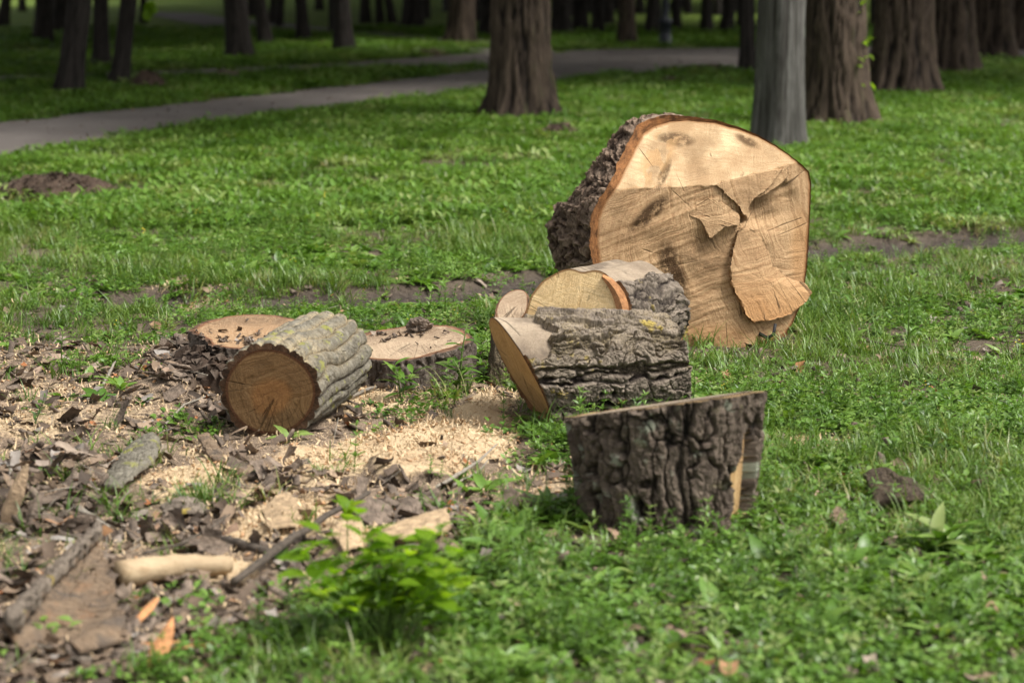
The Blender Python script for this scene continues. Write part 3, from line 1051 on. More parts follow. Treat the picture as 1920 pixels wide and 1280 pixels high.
def lump(name, size, seed, mat, sub=3, amp=.5, flat=1.0):
    """an irregular chunk"""
    n, m = 26, 16
    th = np.linspace(0, 2 * np.pi, n, endpoint=False)
    ph = np.linspace(.02, np.pi - .02, m)
    T, Pp = np.meshgrid(th, ph)
    d = np.stack([np.cos(T) * np.sin(Pp), np.sin(T) * np.sin(Pp), np.cos(Pp)], -1).reshape(-1, 3)
    f1, f2, cc = worley(d * 1.6 + seed, seed)
    k = 1 + amp * (fbm(d * 1.7 + seed, 4, seed) - .5) * 2 + amp * .5 * (cc - .5) - amp * .3 * (1 - sstep(0, .3, f2 - f1))
    V = d * k[:, None] * np.array(size)
    return mesh_of(name, V, grid_faces(m, n, True), mat, False)


p = at_y(787, 606, 8.80)
tag(obj('bark_lump', lump('bark_lump', (.045, .035, .03), 3, M['barkbit'], amp=.8), None, (p[0], 8.80, .135 + .045)), 'lump of reddish bark sitting on the pale stump', 'bark')

# ------------------------------------------------------------------ the great log
BIG_OUT = [(1290, 226), (1340, 231), (1385, 243), (1420, 256), (1455, 275), (1490, 300), (1515, 322), (1519, 345), (1516, 420), (1511, 500), (1506, 535), (1500, 570),
           (1484, 605), (1470, 625), (1420, 645), (1380, 656), (1345, 660), (1310, 655), (1270, 645), (1230, 625), (1200, 600), (1170, 570), (1140, 530), (1124, 490),
           (1120, 450), (1122, 410), (1135, 378), (1155, 352), (1172, 318), (1188, 285), (1205, 252), (1225, 238), (1255, 229)]
FACE_YAW, FACE_Y = R(13), 9.36
p0 = np.array(((1320 - 960) / ppm(FACE_Y), FACE_Y, 0.0))
n1_ = np.array((math.sin(FACE_YAW) * math.cos(R(4)), -math.cos(FACE_YAW) * math.cos(R(4)), math.sin(R(4))))        # lower saw cut, near vertical
cr = (at_y(1150, 354, 1), at_y(1505, 302, 1))


def hit(u, v, p, n):
    d = ray(u, v)
    o = np.array((0, 0, CAM_H))
    return o + d * (((p - o) @ n) / (d @ n))


k0, k1 = hit(1150, 355, p0, n1_), hit(1345, 347, p0, n1_)
kd = (k1 - k0) / np.linalg.norm(k1 - k0)
back = np.cross(kd, n1_)
back /= np.linalg.norm(back)
if back[2] < 0:
    back = -back
lean = R(46)
dir2 = back * math.cos(lean) - n1_ * math.sin(lean)          # upper saw cut leans back from the crease
n2_ = np.cross(kd, dir2)
if n2_[2] < 0:
    n2_ = -n2_
n2_ /= np.linalg.norm(n2_)


# third cut: the right-hand part of the face, set back a little from the left
q3 = (hit(1345, 347, p0, n1_), hit(1510, 300, k0, n2_), hit(1400, 660, p0, n1_))
n3_ = np.cross(q3[1] - q3[0], q3[2] - q3[0])
n3_ /= np.linalg.norm(n3_)
if n3_[1] > 0:
    n3_ = -n3_


def face_pt(u, v, proud=0.0):
    d = ray(u, v)
    o = np.array((0, 0, CAM_H))
    t1 = ((p0 - o) @ n1_) / (d @ n1_)
    t2 = ((k0 - o) @ n2_) / (d @ n2_)
    t3 = ((q3[0] - o) @ n3_) / (d @ n3_)
    wb = .006 * math.sin(u * .11) + .004 * math.sin(u * .043 + 2) + .003 * math.sin(u * .31)
    lo = max(t1, t3)
    up_ = t2 + wb > lo
    n = n2_ if up_ else (n1_ if t1 > t3 else n3_)
    return o + d * max(t2, lo) + n * proud, up_


def smooth_outline(pts, n):
    P = np.array(pts, float)
    Q = np.concatenate([P, P[:1]])
    L = np.concatenate([[0], np.cumsum(np.hypot(*np.diff(Q, axis=0).T))])
    s = np.linspace(0, L[-1], n, endpoint=False)
    return np.stack([np.interp(s, L, Q[:, 0]), np.interp(s, L, Q[:, 1])], 1)


big = thing('great_log', (p0[0], p0[1], 0), 'huge sawn trunk section on its side with two-plane cut face and torn splinters', 'log')
bigloc = np.array(big.location)
NT_ = 420
out = smooth_outline(BIG_OUT, NT_)
out += 1.5 * (np.stack([fbm(xyz(out[:, 0] / 9, out[:, 1] / 9), 2, 4), fbm(xyz(out[:, 0] / 9, out[:, 1] / 9), 2, 5)], 1) - .5)
cu = np.array((1330., 440.))
NR = 120
uv, is2 = [], []
pos = []
for j in range(NR):
    s = (j / (NR - 1)) ** 0.9
    q = cu + (out - cu) * s
    for u, v in q:
        p, f2 = face_pt(u, v)
        pos.append(p)
        is2.append(f2)
    uv.append(q)
uv = np.concatenate(uv)
pos = np.array(pos)
is2 = np.array(is2, float)
edge = np.repeat((np.arange(NR) / (NR - 1)) ** .9, NT_)
# recesses beside the torn splinters
def pe(u, v, ru, rv, a=0.0):
    ca, sa = math.cos(a), math.sin(a)
    x, y = uv[:, 0] - u, uv[:, 1] - v
    return np.sqrt(((x * ca + y * sa) / ru) ** 2 + ((-x * sa + y * ca) / rv) ** 2)


dep = -.05 * (1 - sstep(.3, 1.0, pe(1388, 412, 17, 13))) - .022 * (1 - sstep(.5, 1.05, pe(1445, 385, 62, 48, -.5))) - .014 * (1 - sstep(.4, 1.1, pe(1335, 455, 60, 35)))
dep *= (1 - is2)
bmp = (.016 * (1 - .5 * is2) * (fbm(np.column_stack([uv / 60, is2 * 3]), 4, 77) - .5) + .012 * (1 - is2) * (fbm(np.column_stack([uv[:, 0] / 30 + uv[:, 1] / 12, uv[:, 1] / 40, 0 * edge]), 4, 78) - .5)) * (1 - edge ** 6)
nrm = np.where(is2[:, None] > .5, n2_, n1_)
pos2 = pos + nrm * (dep + bmp)[:, None]
stain = np.maximum.reduce([1 - sstep(.5, 1.1, pe(1262, 515, 28, 80, -.25)), 1 - sstep(.5, 1.1, pe(1218, 400, 60, 17, -.75)), 1 - sstep(.5, 1.1, pe(1268, 262, 44, 16, .1)), 1 - sstep(.5, 1.1, pe(1245, 325, 10, 38, .4)),
                           1 - sstep(.4, 1.1, pe(1400, 264, 30, 10, .5)), .5 * (1 - sstep(.4, 1.1, pe(1320, 480, 60, 60))), .55 * (1 - sstep(.4, 1.1, pe(1430, 385, 40, 25))),
                           .4 * (1 - sstep(.4, 1.1, pe(1230, 310, 14, 60, .4)))])
warm = np.maximum.reduce([.45 * (1 - sstep(.3, 1.1, pe(1500, 470, 24, 100))), .5 * (1 - sstep(.4, 1.1, pe(1200, 560, 40, 60, -.6))), .35 * (1 - sstep(.4, 1.1, pe(1340, 630, 90, 30)))])
fresh = is2 * (.95 - .45 * (1 - sstep(.4, 1.2, pe(1235, 290, 26, 70, .5))) * (fbm(xyz(uv[:, 0] / 30, uv[:, 1] / 30), 3, 88) > .5))
dust_a = .35 * (1 - sstep(.3, 1.1, pe(1235, 358, 32, 10, -.5)))
wp = np.stack([(uv[:, 0] - 1340) / 484, (uv[:, 1] - 470) / 484, 0 * edge], 1)
big_face = obj('cut_face', mesh_of('cut_face', pos2 - bigloc, grid_faces(NR, NT_, True), M['wood_big'], True,
                        {'wp': wp, 'edge': edge, 'stain': stain, 'fresh': fresh, 'warm': warm, 'dust': dust_a}), big)
# bark jacket: from the rim of the face backwards along the trunk
rim_p = pos[-NT_:]
ctr = rim_p.mean(0)
axd = np.array((-math.sin(R(15)), math.cos(R(15)), -.02))
axd /= np.linalg.norm(axd)
tan = np.roll(rim_p, -1, 0) - np.roll(rim_p, 1, 0)
outn = np.cross(tan, axd)
outn /= np.linalg.norm(outn, axis=1)[:, None]
if ((rim_p - ctr) * outn).sum() < 0:
    outn = -outn
kk = np.ones(15) / 15
outn = np.stack([np.convolve(np.concatenate([outn[-7:, i], outn[:, i], outn[:7, i]]), kk, 'valid') for i in range(3)], 1)
outn /= np.linalg.norm(outn, axis=1)[:, None]
ou = out[:, 0]
ov = out[:, 1]
leftness = sstep(1330, 1180, ou)
thick = .004 + .034 * leftness + .012 * sstep(1480, 1300, ou) * (ov < 330) + .012 * (ov > 620)
backplane = ctr + axd * .46
NZ = 110
sl = np.array([((backplane - q) @ axd) for q in rim_p])
sl = np.clip(sl, .12, None)
f = np.linspace(0, 1, NZ)
th_b = np.linspace(0, 2 * np.pi, NT_, endpoint=False)
Sg = f[:, None] * sl[None]
base = rim_p[None] + axd[None, None] * Sg[..., None]
TT = np.repeat(th_b[None], NZ, 0)
Cb = base - bigloc
QQ = Cb.reshape(-1, 3)
wob = np.stack([fbm(QQ * 12, 3, 201), fbm(QQ * 12, 3, 202), fbm(QQ * 12, 3, 203)], 1) - .5
loc3 = np.stack([QQ @ np.array((1, 0, 0)), QQ @ axd, QQ[:, 2]], 1)
f1, f2, cc = worley(loc3 * np.array((22, 2.8, 30)) + wob * 1.4, 205)
h1 = sstep(.0, .10, f2 - f1) * (.15 + .85 * cc)
f1, f2, c2 = worley(loc3 * np.array((42, 7, 60)) + wob * 2.4, 207)
h2 = sstep(.0, .12, f2 - f1) * c2
Hb = np.clip(.62 * h1 + .38 * h2 + .2 * (fbm(QQ * 60, 3, 209) - .5), 0, 1.1).reshape(NZ, NT_)
burr = (fbm(QQ * 5.5, 2, 211).reshape(NZ, NT_) - .35) * sstep(400, 470, ov)[None] * sstep(1250, 1150, ou)[None]
disp = thick[None] * (.35 + .75 * Hb) * np.minimum(1, .55 + f[:, None] * 8) + .11 * np.clip(burr, 0, 1) * sstep(.05, .35, f)[:, None] + .035 * leftness[None] * (np.sin(f * np.pi))[:, None] * (.5 + .5 * fbm(QQ * 4, 2, 215).reshape(NZ, NT_))
Vb = base + outn[None] * disp[..., None]
# shrink towards the back so that the section tapers
tap = 1 - .10 * f[:, None] ** 1.5 * (ov < 400)[None]
axis_pts = ctr[None, None] + axd * Sg[..., None]
Vb = axis_pts + (Vb - axis_pts) * tap[..., None]
rim_in = rim_p + outn * .0005
front = rim_p + outn * (thick * (.55 + .6 * fbm(rim_p * 28, 4, 31)))[:, None] - axd * .004
V = np.concatenate([rim_in[None], front[None], Vb], 0) - bigloc
rim = np.zeros((NZ + 2, NT_))
rim[:2] = 1
rim[2] = .9
rim[3] = .5
HH = np.concatenate([Hb[:1], Hb[:1], Hb], 0)
bpv = np.concatenate([loc3.reshape(NZ, NT_, 3)[:1] - outn[None] * .06, loc3.reshape(NZ, NT_, 3)[:1], loc3.reshape(NZ, NT_, 3)], 0)
du = np.zeros(HH.shape)
obj('bark', mesh_of('bark', V.reshape(-1, 3), grid_faces(NZ + 2, NT_, True), M['bark_big'], False, {'bp': bpv.reshape(-1, 3), 'h': HH.ravel(), 'rim': rim.ravel(), 'dust': du.ravel()}), big)
cb = Vb[-1].mean(0)
s = np.linspace(0, 1, 14)[:, None, None]
Pf = (cb * (1 - s) + Vb[-1][None] * s).reshape(-1, 3) - bigloc
e_ = np.repeat(np.linspace(0, 1, 14), NT_)
z = np.zeros(len(e_))
obj('far_cut_face', mesh_of('far_cut_face', Pf, grid_faces(14, NT_, True), M['wood_big'], True, {'wp': Pf * np.array((1, 0, 1)), 'edge': e_ * .9, 'stain': z, 'fresh': z, 'warm': z, 'dust': z}), big)


def splinter(name, pts, mat, warm=0.0, stain=0.0, seed=1, label=None, extra_base=-.03):
    """torn plate standing proud of the saw cut; pts = (u, v, proud metres)"""
    P = np.array(pts, float)
    n = 260
    Q = np.concatenate([P, P[:1]])
    L = np.concatenate([[0], np.cumsum(np.hypot(*np.diff(Q[:, :2], axis=0).T))])
    s = np.linspace(0, L[-1], n, endpoint=False)
    ol = np.stack([np.interp(s, L, Q[:, i]) for i in range(3)], 1)
    ol[:, :2] += 3.0 * (np.stack([fbm(xyz(ol[:, 0] / 2.6, ol[:, 1] / 2.6), 2, seed + 20), fbm(xyz(ol[:, 0] / 2.6, ol[:, 1] / 2.6), 2, seed + 21)], 1) - .5) * (ol[:, 2:3] > .008)
    ol[:, :2] += 2.2 * (np.stack([fbm(xyz(ol[:, 0] / 7, ol[:, 1] / 7), 3, seed), fbm(xyz(ol[:, 0] / 7, ol[:, 1] / 7), 3, seed + 1)], 1) - .5)
    c0 = ol.mean(0)
    nr = 26
    rows = []
    for j in range(nr):
        k = j / (nr - 1)
        rows.append(c0 * (1 - k) + ol * k)
    A = np.concatenate(rows + [ol, ol])
    A[-n:, 2] = extra_base
    inner = A[:nr * n]
    inner[:, 2] += .005 * (fbm(np.column_stack([inner[:, 0] / 22 + inner[:, 1] / 9, inner[:, 1] / 22 - inner[:, 0] / 9, 0 * inner[:, 0]]), 4, seed + 3) - .5) * np.clip(inner[:, 2] * 40, 0, 1)
    V = np.array([face_pt(u, v)[0] + n1_ * (pr * .75 if pr > 0 else pr) for u, v, pr in A]) - bigloc
    A = np.array(A)
    e_ = np.zeros(len(A))
    wpv = np.stack([(A[:, 0] - 1400) / 484, (A[:, 1] - 420) / 484, 0 * e_ + .1 * seed], 1)
    wpv[-n:, 0] += .01
    w_ = e_ + warm * sstep(480, 590, A[:, 1]) if warm else e_
    o = obj(name, mesh_of(name, V, grid_faces(nr + 2, n, True), M[mat], True, {'wp': wpv, 'edge': e_, 'stain': e_ + stain, 'fresh': e_, 'warm': w_, 'dust': e_}), big_face)
    if label:
        o['label'] = label
    return o


splinter('splinter_slab', [(1383, 432, .018), (1375, 455, .026), (1369, 480, .034), (1366, 505, .038), (1369, 535, .040), (1384, 562, .042), (1394, 588, .044), (1408, 603, .046), (1440, 599, .044),
                           (1478, 588, .040), (1505, 566, .038), (1520, 548, .030), (1508, 530, .012), (1475, 520, .006), (1450, 495, .002), (1436, 460, .000), (1418, 436, .004), (1400, 426, .012)],
         'wood_big', warm=.6, seed=3, label='orange tinged slab of torn wood standing proud')
splinter('splinter_tongue', [(1342, 346, .006), (1358, 362, .016), (1374, 376, .022), (1386, 390, .026), (1391, 401, .028), (1399, 401, .028), (1402, 384, .026), (1412, 371, .024), (1432, 358, .020), (1450, 340, .018),
                             (1463, 318, .012), (1440, 318, .004), (1400, 330, .002), (1370, 337, .002)], 'wood_big', seed=5)
splinter('splinter_flap', [(1408, 374, .004), (1432, 365, .014), (1456, 349, .020), (1477, 329, .020), (1468, 317, .014), (1456, 334, .008), (1430, 355, .002)], 'wood_big', seed=8)
splinter('splinter_hook', [(1292, 404, .004), (1306, 409, .016), (1318, 422, .022), (1322, 434, .026), (1329, 447, .028), (1347, 433, .026), (1356, 425, .024), (1384, 421, .026), (1386, 404, .018), (1378, 396, .006), (1355, 380, .002),
                           (1330, 372, .0), (1305, 385, .0)], 'wood_big', stain=.15, seed=12)
# loose things at the great log
p = face_pt(1437, 622)[0]
v_, f_ = tube([p + n1_ * .02 + np.array((-.035, 0, -.005)), p + n1_ * .03 + np.array((-.005, 0, -.022)), p + n1_ * .03 + np.array((.018, 0, -.008)), p + n1_ * .028 + np.array((.026, 0, .035))], [.007, .008, .007, .006], 7, .15)
tag(obj('twig', mesh_of('twig', [Vector(q) - Vector(p) for q in v_], f_, M['blacktwig']), None, tuple(p)), 'black hooked twig resting against the foot of the great log', 'twig')

# ------------------------------------------------------------------ standing trees
def trunk_mesh(name, r, mat, style, seed, flare, nth=72, height=7.0, roots=5, bump=.10):
    z = np.concatenate([np.linspace(-.15, 1.7, 58), np.linspace(1.9, height, 14)])
    th = np.linspace(0, 2 * np.pi, nth, endpoint=False)
    TH, Z = np.meshgrid(th, z)
    zz = np.clip(Z, 0, None)
    rr = r * (1 + flare * np.exp(-zz / .22) * (.6 + .8 * (.5 + .5 * np.sin(TH * roots + seed))) + .10 * np.exp(-zz / .8)) * (1 - .05 * zz / 1.0 * .6)
    rr = rr * (1 + .28 * (ring_noise(TH.ravel(), Z.ravel() * .8, seed).reshape(TH.shape) - .5))
    C = np.stack([np.cos(TH.ravel()), np.sin(TH.ravel()), Z.ravel()], 1)
    if style == 'smooth':
        h = .7 * fbm(C * np.array((12, 12, .9)), 5, seed, .7) + .3 * fbm(C * 3, 3, seed + 2)
        h = (h - .3) * 2.2
        amp = .07 * r
    else:
        wob = (np.stack([fbm(C * 3, 3, seed + 1), fbm(C * 3, 3, seed + 2), 0 * C[:, 0]], 1) - .5) * .8
        n_ = np.abs(2 * fbm(C * np.array((5.5, 5.5, 1.0)) + wob * 1.6, 3, seed + 3, .5) - 1)
        n2_t = np.abs(2 * fbm(C * np.array((12, 12, 3.2)) + wob * 2, 3, seed + 4, .5) - 1)
        h = .65 * sstep(0, .3, n_) + .35 * sstep(0, .3, n2_t) + .25 * (fbm(C * 8, 3, seed + 5) - .5)
        amp = bump * r * 1.7
    h = np.clip(h, 0, 1.2).reshape(TH.shape)
    R_ = rr + amp * (h - .4)
    V = np.stack([np.cos(TH) * R_, np.sin(TH) * R_, Z], -1).reshape(-1, 3)
    return mesh_of(name, V, grid_faces(len(z), nth, True), mat, True, {'bp': C * np.array((r * 1.6, r * 1.6, .16)), 'h': h.ravel(), 'rim': np.zeros(len(V)), 'dust': np.zeros(len(V))})


def crown_mesh(name, n, seed, rx=4.4, rz=3.6):
    g = np.random.default_rng(seed)
    # clumped leaf sprays through the volume
    k = 46
    d = g.normal(size=(k, 3))
    d /= np.linalg.norm(d, axis=1)[:, None]
    cc = d * (g.random(k) ** .45)[:, None] * np.array((rx, rx, rz))
    idx = g.integers(0, k, n)
    c = cc[idx] + g.normal(size=(n, 3)) * np.array((.62, .62, .45))
    a = g.normal(size=(n, 3))
    a /= np.linalg.norm(a, axis=1)[:, None]
    b = np.cross(a, g.normal(size=(n, 3)))
    b /= np.linalg.norm(b, axis=1)[:, None]
    s = g.uniform(.13, .27, n)[:, None]
    nrm = np.cross(a, b)
    V = np.stack([c - a * s, c + b * s * .55 + nrm * s * .15, c + a * s, c - b * s * .55 + nrm * s * .15], 1).reshape(-1, 3)
    return mesh_of(name, V, np.arange(4 * n).reshape(-1, 4), M['crown'], False)


def limb_mesh(name, seed):
    rs = random.Random(seed)
    parts = [tube([(0, 0, -1.0), (.1, 0, 1.2), (0, .15, 2.8)], [.16, .12, .04], 8)]
    for k in range(8):
        a = k * 2.4 + rs.random()
        z0 = -1.0 + k * .4
        l = rs.uniform(2.2, 3.6)
        parts.append(tube([(0, 0, z0), (math.cos(a) * l * .45, math.sin(a) * l * .45, z0 + l * .35), (math.cos(a) * l, math.sin(a) * l, z0 + l * .55)], [.09, .06, .015], 6))
    v, f = join_geo(parts)
    return mesh_of(name, v, f, M['limb'])


CROWNS = [crown_mesh('crown', 6500, 100 + k) for k in range(3)]
LIMBS = [limb_mesh('limbs', 200 + k) for k in range(2)]
FAR_TRUNKS = [trunk_mesh('trunk', .25, M['trunk_dark'], 'rough', 400 + k, .35, 40) for k in range(4)]
TREES = [
    # u_base, v_base, width_px, u at the top edge of the photo, kind, label
    (975, 226, 108, 977, 'brown', 'broad brown trunk with flared roots standing alone behind the great log'),
    (1462, 282, 92, 1470, 'grey', 'smooth grey trunk right behind the great log'),
    (1577, 240, 112, 1572, 'brown', 'rough dark brown trunk with ivy shoots, right beside the smooth grey trunk'),
    (1698, 180, 106, 1706, 'brown', 'thick grey-brown trunk, third in the row on the right'),
    (1795, 142, 78, 1800, 'brown', 'brown trunk fourth in the row on the right'),
    (1872, 112, 66, 1872, 'brown', 'brown trunk fifth in the row, near the right edge'),
    (1925, 98, 50, 1925, 'brown', 'trunk cut off by the right edge, last of the row'),
    (124, 180, 44, 146, 'dark', 'stout black trunk leaning right, nearest on the left beyond the path'),
    (187, 126, 27, 187, 'dark', 'straight dark trunk between the two leaning trunks at the left'),
    (221, 162, 31, 239, 'dark', 'leaning dark trunk beside the soil mound'),
    (77, 79, 31, 80, 'dark', 'greyish trunk near the left edge beyond the side path'),
    (113, 64, 30, 113, 'dark', 'dim trunk half hidden behind the stout leaning trunk on the left'),
    (4, 50, 18, 10, 'dark', 'thin dark trunk at the very left edge'),
    (447, 113, 40, 438, 'dark', 'stout dark trunk left of centre beside the side path'),
    (498, 88, 22, 486, 'dark', 'dark trunk leaning left, just right of the stout one left of centre'),
    (569, 78, 21, 563, 'dark', 'slim dark trunk midway between the stout trunk and the centre'),
    (644, 99, 31, 638, 'dark', 'thick dark trunk standing at the thin footpath'),
    (863, 88, 46, 866, 'brown', 'lit brown trunk left of the lone broad trunk, across the path'),
    (1176, 88, 28, 1176, 'brown', 'pale sided trunk left of the lamp post across the path'),
    (1402, 143, 26, 1402, 'dark', 'slim dark trunk standing just left of the smooth grey trunk'),
    (268, 44, 12, 268, None, None), (522, 52, 13, 526, None, None), (508, 46, 12, 512, None, None), (598, 20, 14, 598, None, None), (626, 62, 14, 622, None, None),
    (684, 44, 17, 684, None, None), (712, 44, 13, 710, None, None), (735, 44, 14, 728, None, None), (774, 57, 36, 774, None, None), (836, 10, 12, 836, None, None),
    (918, 68, 34, 918, None, None), (1052, 68, 34, 1052, None, None), (1088, 60, 24, 1088, None, None), (1122, 64, 20, 1122, None, None), (1142, 44, 16, 1142, None, None),
    (1226, 66, 26, 1226, None, None), (1268, 60, 16, 1268, None, None), (1326, 66, 20, 1326, None, None), (1362, 64, 22, 1370, None, None), (1392, 60, 16, 1392, None, None),
    (1640, 50, 14, 1640, None, None), (1070, 30, 20, 1070, None, None), (1104, 24, 18, 1104, None, None), (1200, 26, 14, 1200, None, None), (1155, 20, 18, 1155, None, None),
    (1010, 40, 20, 1010, None, None), (945, 30, 18, 945, None, None), (890, 40, 18, 890, None, None), (800, 36, 12, 800, None, None), (1345, 30, 14, 1345, None, None),
    (1290, 26, 12, 1290, None, None), (40, 22, 12, 40, None, None), (150, 30, 18, 150, None, None), (470, 30, 12, 470, None, None),
]
OUT_TREES = [(-11.5, 24), (-9.0, 31), (-13, 36), (-8.5, 19.5), (9.5, 27), (12, 34), (11, 42), (14.5, 50), (-7.4, 17.5), (-17, 28)]  # unseen trees, added to shade the background and cut the side light


def add_tree(name, x, y, r, lean, kind, label, seed, group=None, far=False):
    root = thing(name, (x, y, gz1(x, y)), label, 'tree', group)
    root.rotation_euler = (0, math.atan(lean), 0)
    if far:
        tr = obj('trunk', FAR_TRUNKS[seed % 4], root, scale=(r / .25, r / .25, 1), rot=(0, 0, seed * 1.3))
    else:
        mat = M['trunk_' + kind]
        obj('trunk', trunk_mesh('trunk', r, mat, 'smooth' if kind == 'grey' else 'rough', seed * 7 + 3, .18 if kind == 'grey' else .48, 110 if r > .15 else 60, roots=4 + seed % 4), root)
    obj('limbs', LIMBS[seed % 2], root, (0, 0, 6.2), (0, 0, seed * 2.1))
    sc = .9 + .25 * ((seed * 37) % 10) / 10
    if kind in ('brown', 'grey'):
        sc = .5
    obj('crown', CROWNS[seed % 3], root, (0, 0, 8.8), (0, 0, seed * 1.7), (sc, sc, sc))
    return root


FARL = ['small far trunk behind the left quarter of the lawn', 'dark far trunk left of the lone broad trunk, in deep shade', 'dark far trunk between the lone broad trunk and the lamp post, in shade', 'dark far trunk glimpsed between the row trunks and the path at right']
tree_roots = []
for k, (u, v, w, ut, kind, label) in enumerate(TREES):
    b = G(u, v)
    top = at_y(ut, 0, b[1])
    lean_ = max(-.16, min(.16, (top[0] - b[0]) / max(.3, top[2])))
    r = w / 2 / ppm(b[1]) * .94
    if kind:
        tree_roots.append(add_tree('park_tree', b[0], b[1] + r, r, lean_, kind, label, k))
    else:
        tree_roots.append(add_tree('park_tree', b[0], b[1] + r, r, lean_, 'dark', FARL[int(u // 480)], k, 'distant trees ' + FARL[int(u // 480)][-24:], True))
rs = random.Random(12)
for k in range(40):
    y = rs.uniform(58, 100)
    u = rs.uniform(430, 1960) if k < 40 else rs.uniform(-150, 60)
    r = rs.uniform(.16, .30)
    tree_roots.append(add_tree('park_tree', (u - 960) / ppm(y), y, r, rs.uniform(-.04, .04), 'dark', FARL[max(0, min(3, int(u // 480)))], 90 + k, 'distant trees ' + FARL[max(0, min(3, int(u // 480)))][-24:], True))
for k, (x, y) in enumerate(OUT_TREES):
    add_tree('park_tree', x, y, .24, 0, 'dark', 'unseen park tree added for shade beyond the edge of the view', 60 + k, 'shade trees added beyond the view', True)

# ivy shoots up the third trunk and a hanging spray on a left trunk
def leaf_blade(L, W, fold=.25, curl=.3, n=4, tip=1.0, teeth=0.0):
    """one leaf along +Y, folded on its midrib; returns verts, faces"""
    V, Fc = [], []
    for k in range(n + 1):
        f = k / n
        w = W * .5 * max(.03, math.sin(math.pi * min(1, f ** .8 * 1.0)) ** .8 if f < 1 else .03)
        y = L * f
        z = -curl * L * f * f
        for sx in (-1, 0, 1):
            V.append((sx * w, y, z + abs(sx) * w * fold))
    for k in range(n):
        for j in (0, 1):
            a = k * 3 + j
            Fc.append((a, a + 1, a + 4, a + 3))
    return V, Fc


def xform(geo, mat):
    v, f = geo
    return [tuple(mat @ Vector(p)) for p in v], f


def rotm(az, el, loc=(0, 0, 0), roll=0.0):
    """leaf pointing outwards at azimuth az, raised by el"""
    return Matrix.Translation(loc) @ Matrix.Rotation(az, 4, 'Z') @ Matrix.Rotation(el, 4, 'X') @ Matrix.Rotation(roll, 4, 'Y')


ivy_root = tree_roots[2]
rs = random.Random(5)
geo = []
for k in range(46):
    z = rs.uniform(.05, 2.0)
    a = rs.gauss(-.45, .3)
    rr = .27 + .2 * math.exp(-z / .22) * .5
    geo.append(xform(leaf_blade(.075, .06, .2, .3, 3), Matrix.Translation((math.cos(a) * rr, math.sin(a) * rr, z)) @ Matrix.Rotation(rs.uniform(0, 6.28), 4, 'Z') @ Matrix.Rotation(rs.uniform(-.8, .8), 4, 'X')))
v_, f_ = join_geo(geo)
obj('ivy_leaves', mesh_of('ivy_leaves', v_, f_, M['bushleaf'], False), ivy_root)
hang = tree_roots[9]
geo = []
hp = Vector(at_y(262, 2, hang.location.y - .25)) - hang.location
for k in range(9):
    geo.append(xform(leaf_blade(.13, .09, .2, .3, 3), Matrix.Translation(hp + Vector((rs.uniform(-.06, .06), rs.uniform(-.05, .05), rs.uniform(-.06, .1)))) @ Matrix.Rotation(rs.uniform(0, 6.28), 4, 'Z') @ Matrix.Rotation(rs.uniform(-1.6, -.3), 4, 'X')))
geo.append(tube([tuple(hp + Vector((-.2, 0, .5))), tuple(hp + Vector((-.05, 0, .2))), tuple(hp)], [.008, .005, .003], 5))
v_, f_ = join_geo(geo)
obj('low_twig', mesh_of('low_twig', v_, f_, M['bushleaf'], False), hang)

# lamp post across the path
b = G(1247, 89)
lamp = thing('lamp_post', (b[0], b[1], 0), 'black lamp post with moulded base across the path', 'lamp post')


def lathe(prof, n=24):
    V = [(r * math.cos(2 * math.pi * j / n), r * math.sin(2 * math.pi * j / n), z) for r, z in prof for j in range(n)]
    return V, [tuple(q) for q in grid_faces(len(prof), n, True)]


for nm, prof, mt in (('base', [(.0, 0), (.12, 0), (.12, .06), (.095, .09), (.09, .36), (.11, .38), (.11, .42), (.07, .46)], 'lamp'), ('post', [(.062, .44), (.055, .8), (.062, .82), (.045, .86), (.038, 3.2), (.0, 3.2)], 'lamp'),
                     ('lantern', [(.0, 3.2), (.10, 3.2), (.15, 3.55), (.0, 3.55)], 'lampglass'), ('cap', [(.17, 3.55), (.17, 3.58), (.05, 3.72), (.0, 3.8)], 'lamp')):
    v_, f_ = lathe(prof)
    obj(nm, mesh_of(nm, v_, f_, M[mt]), lamp)

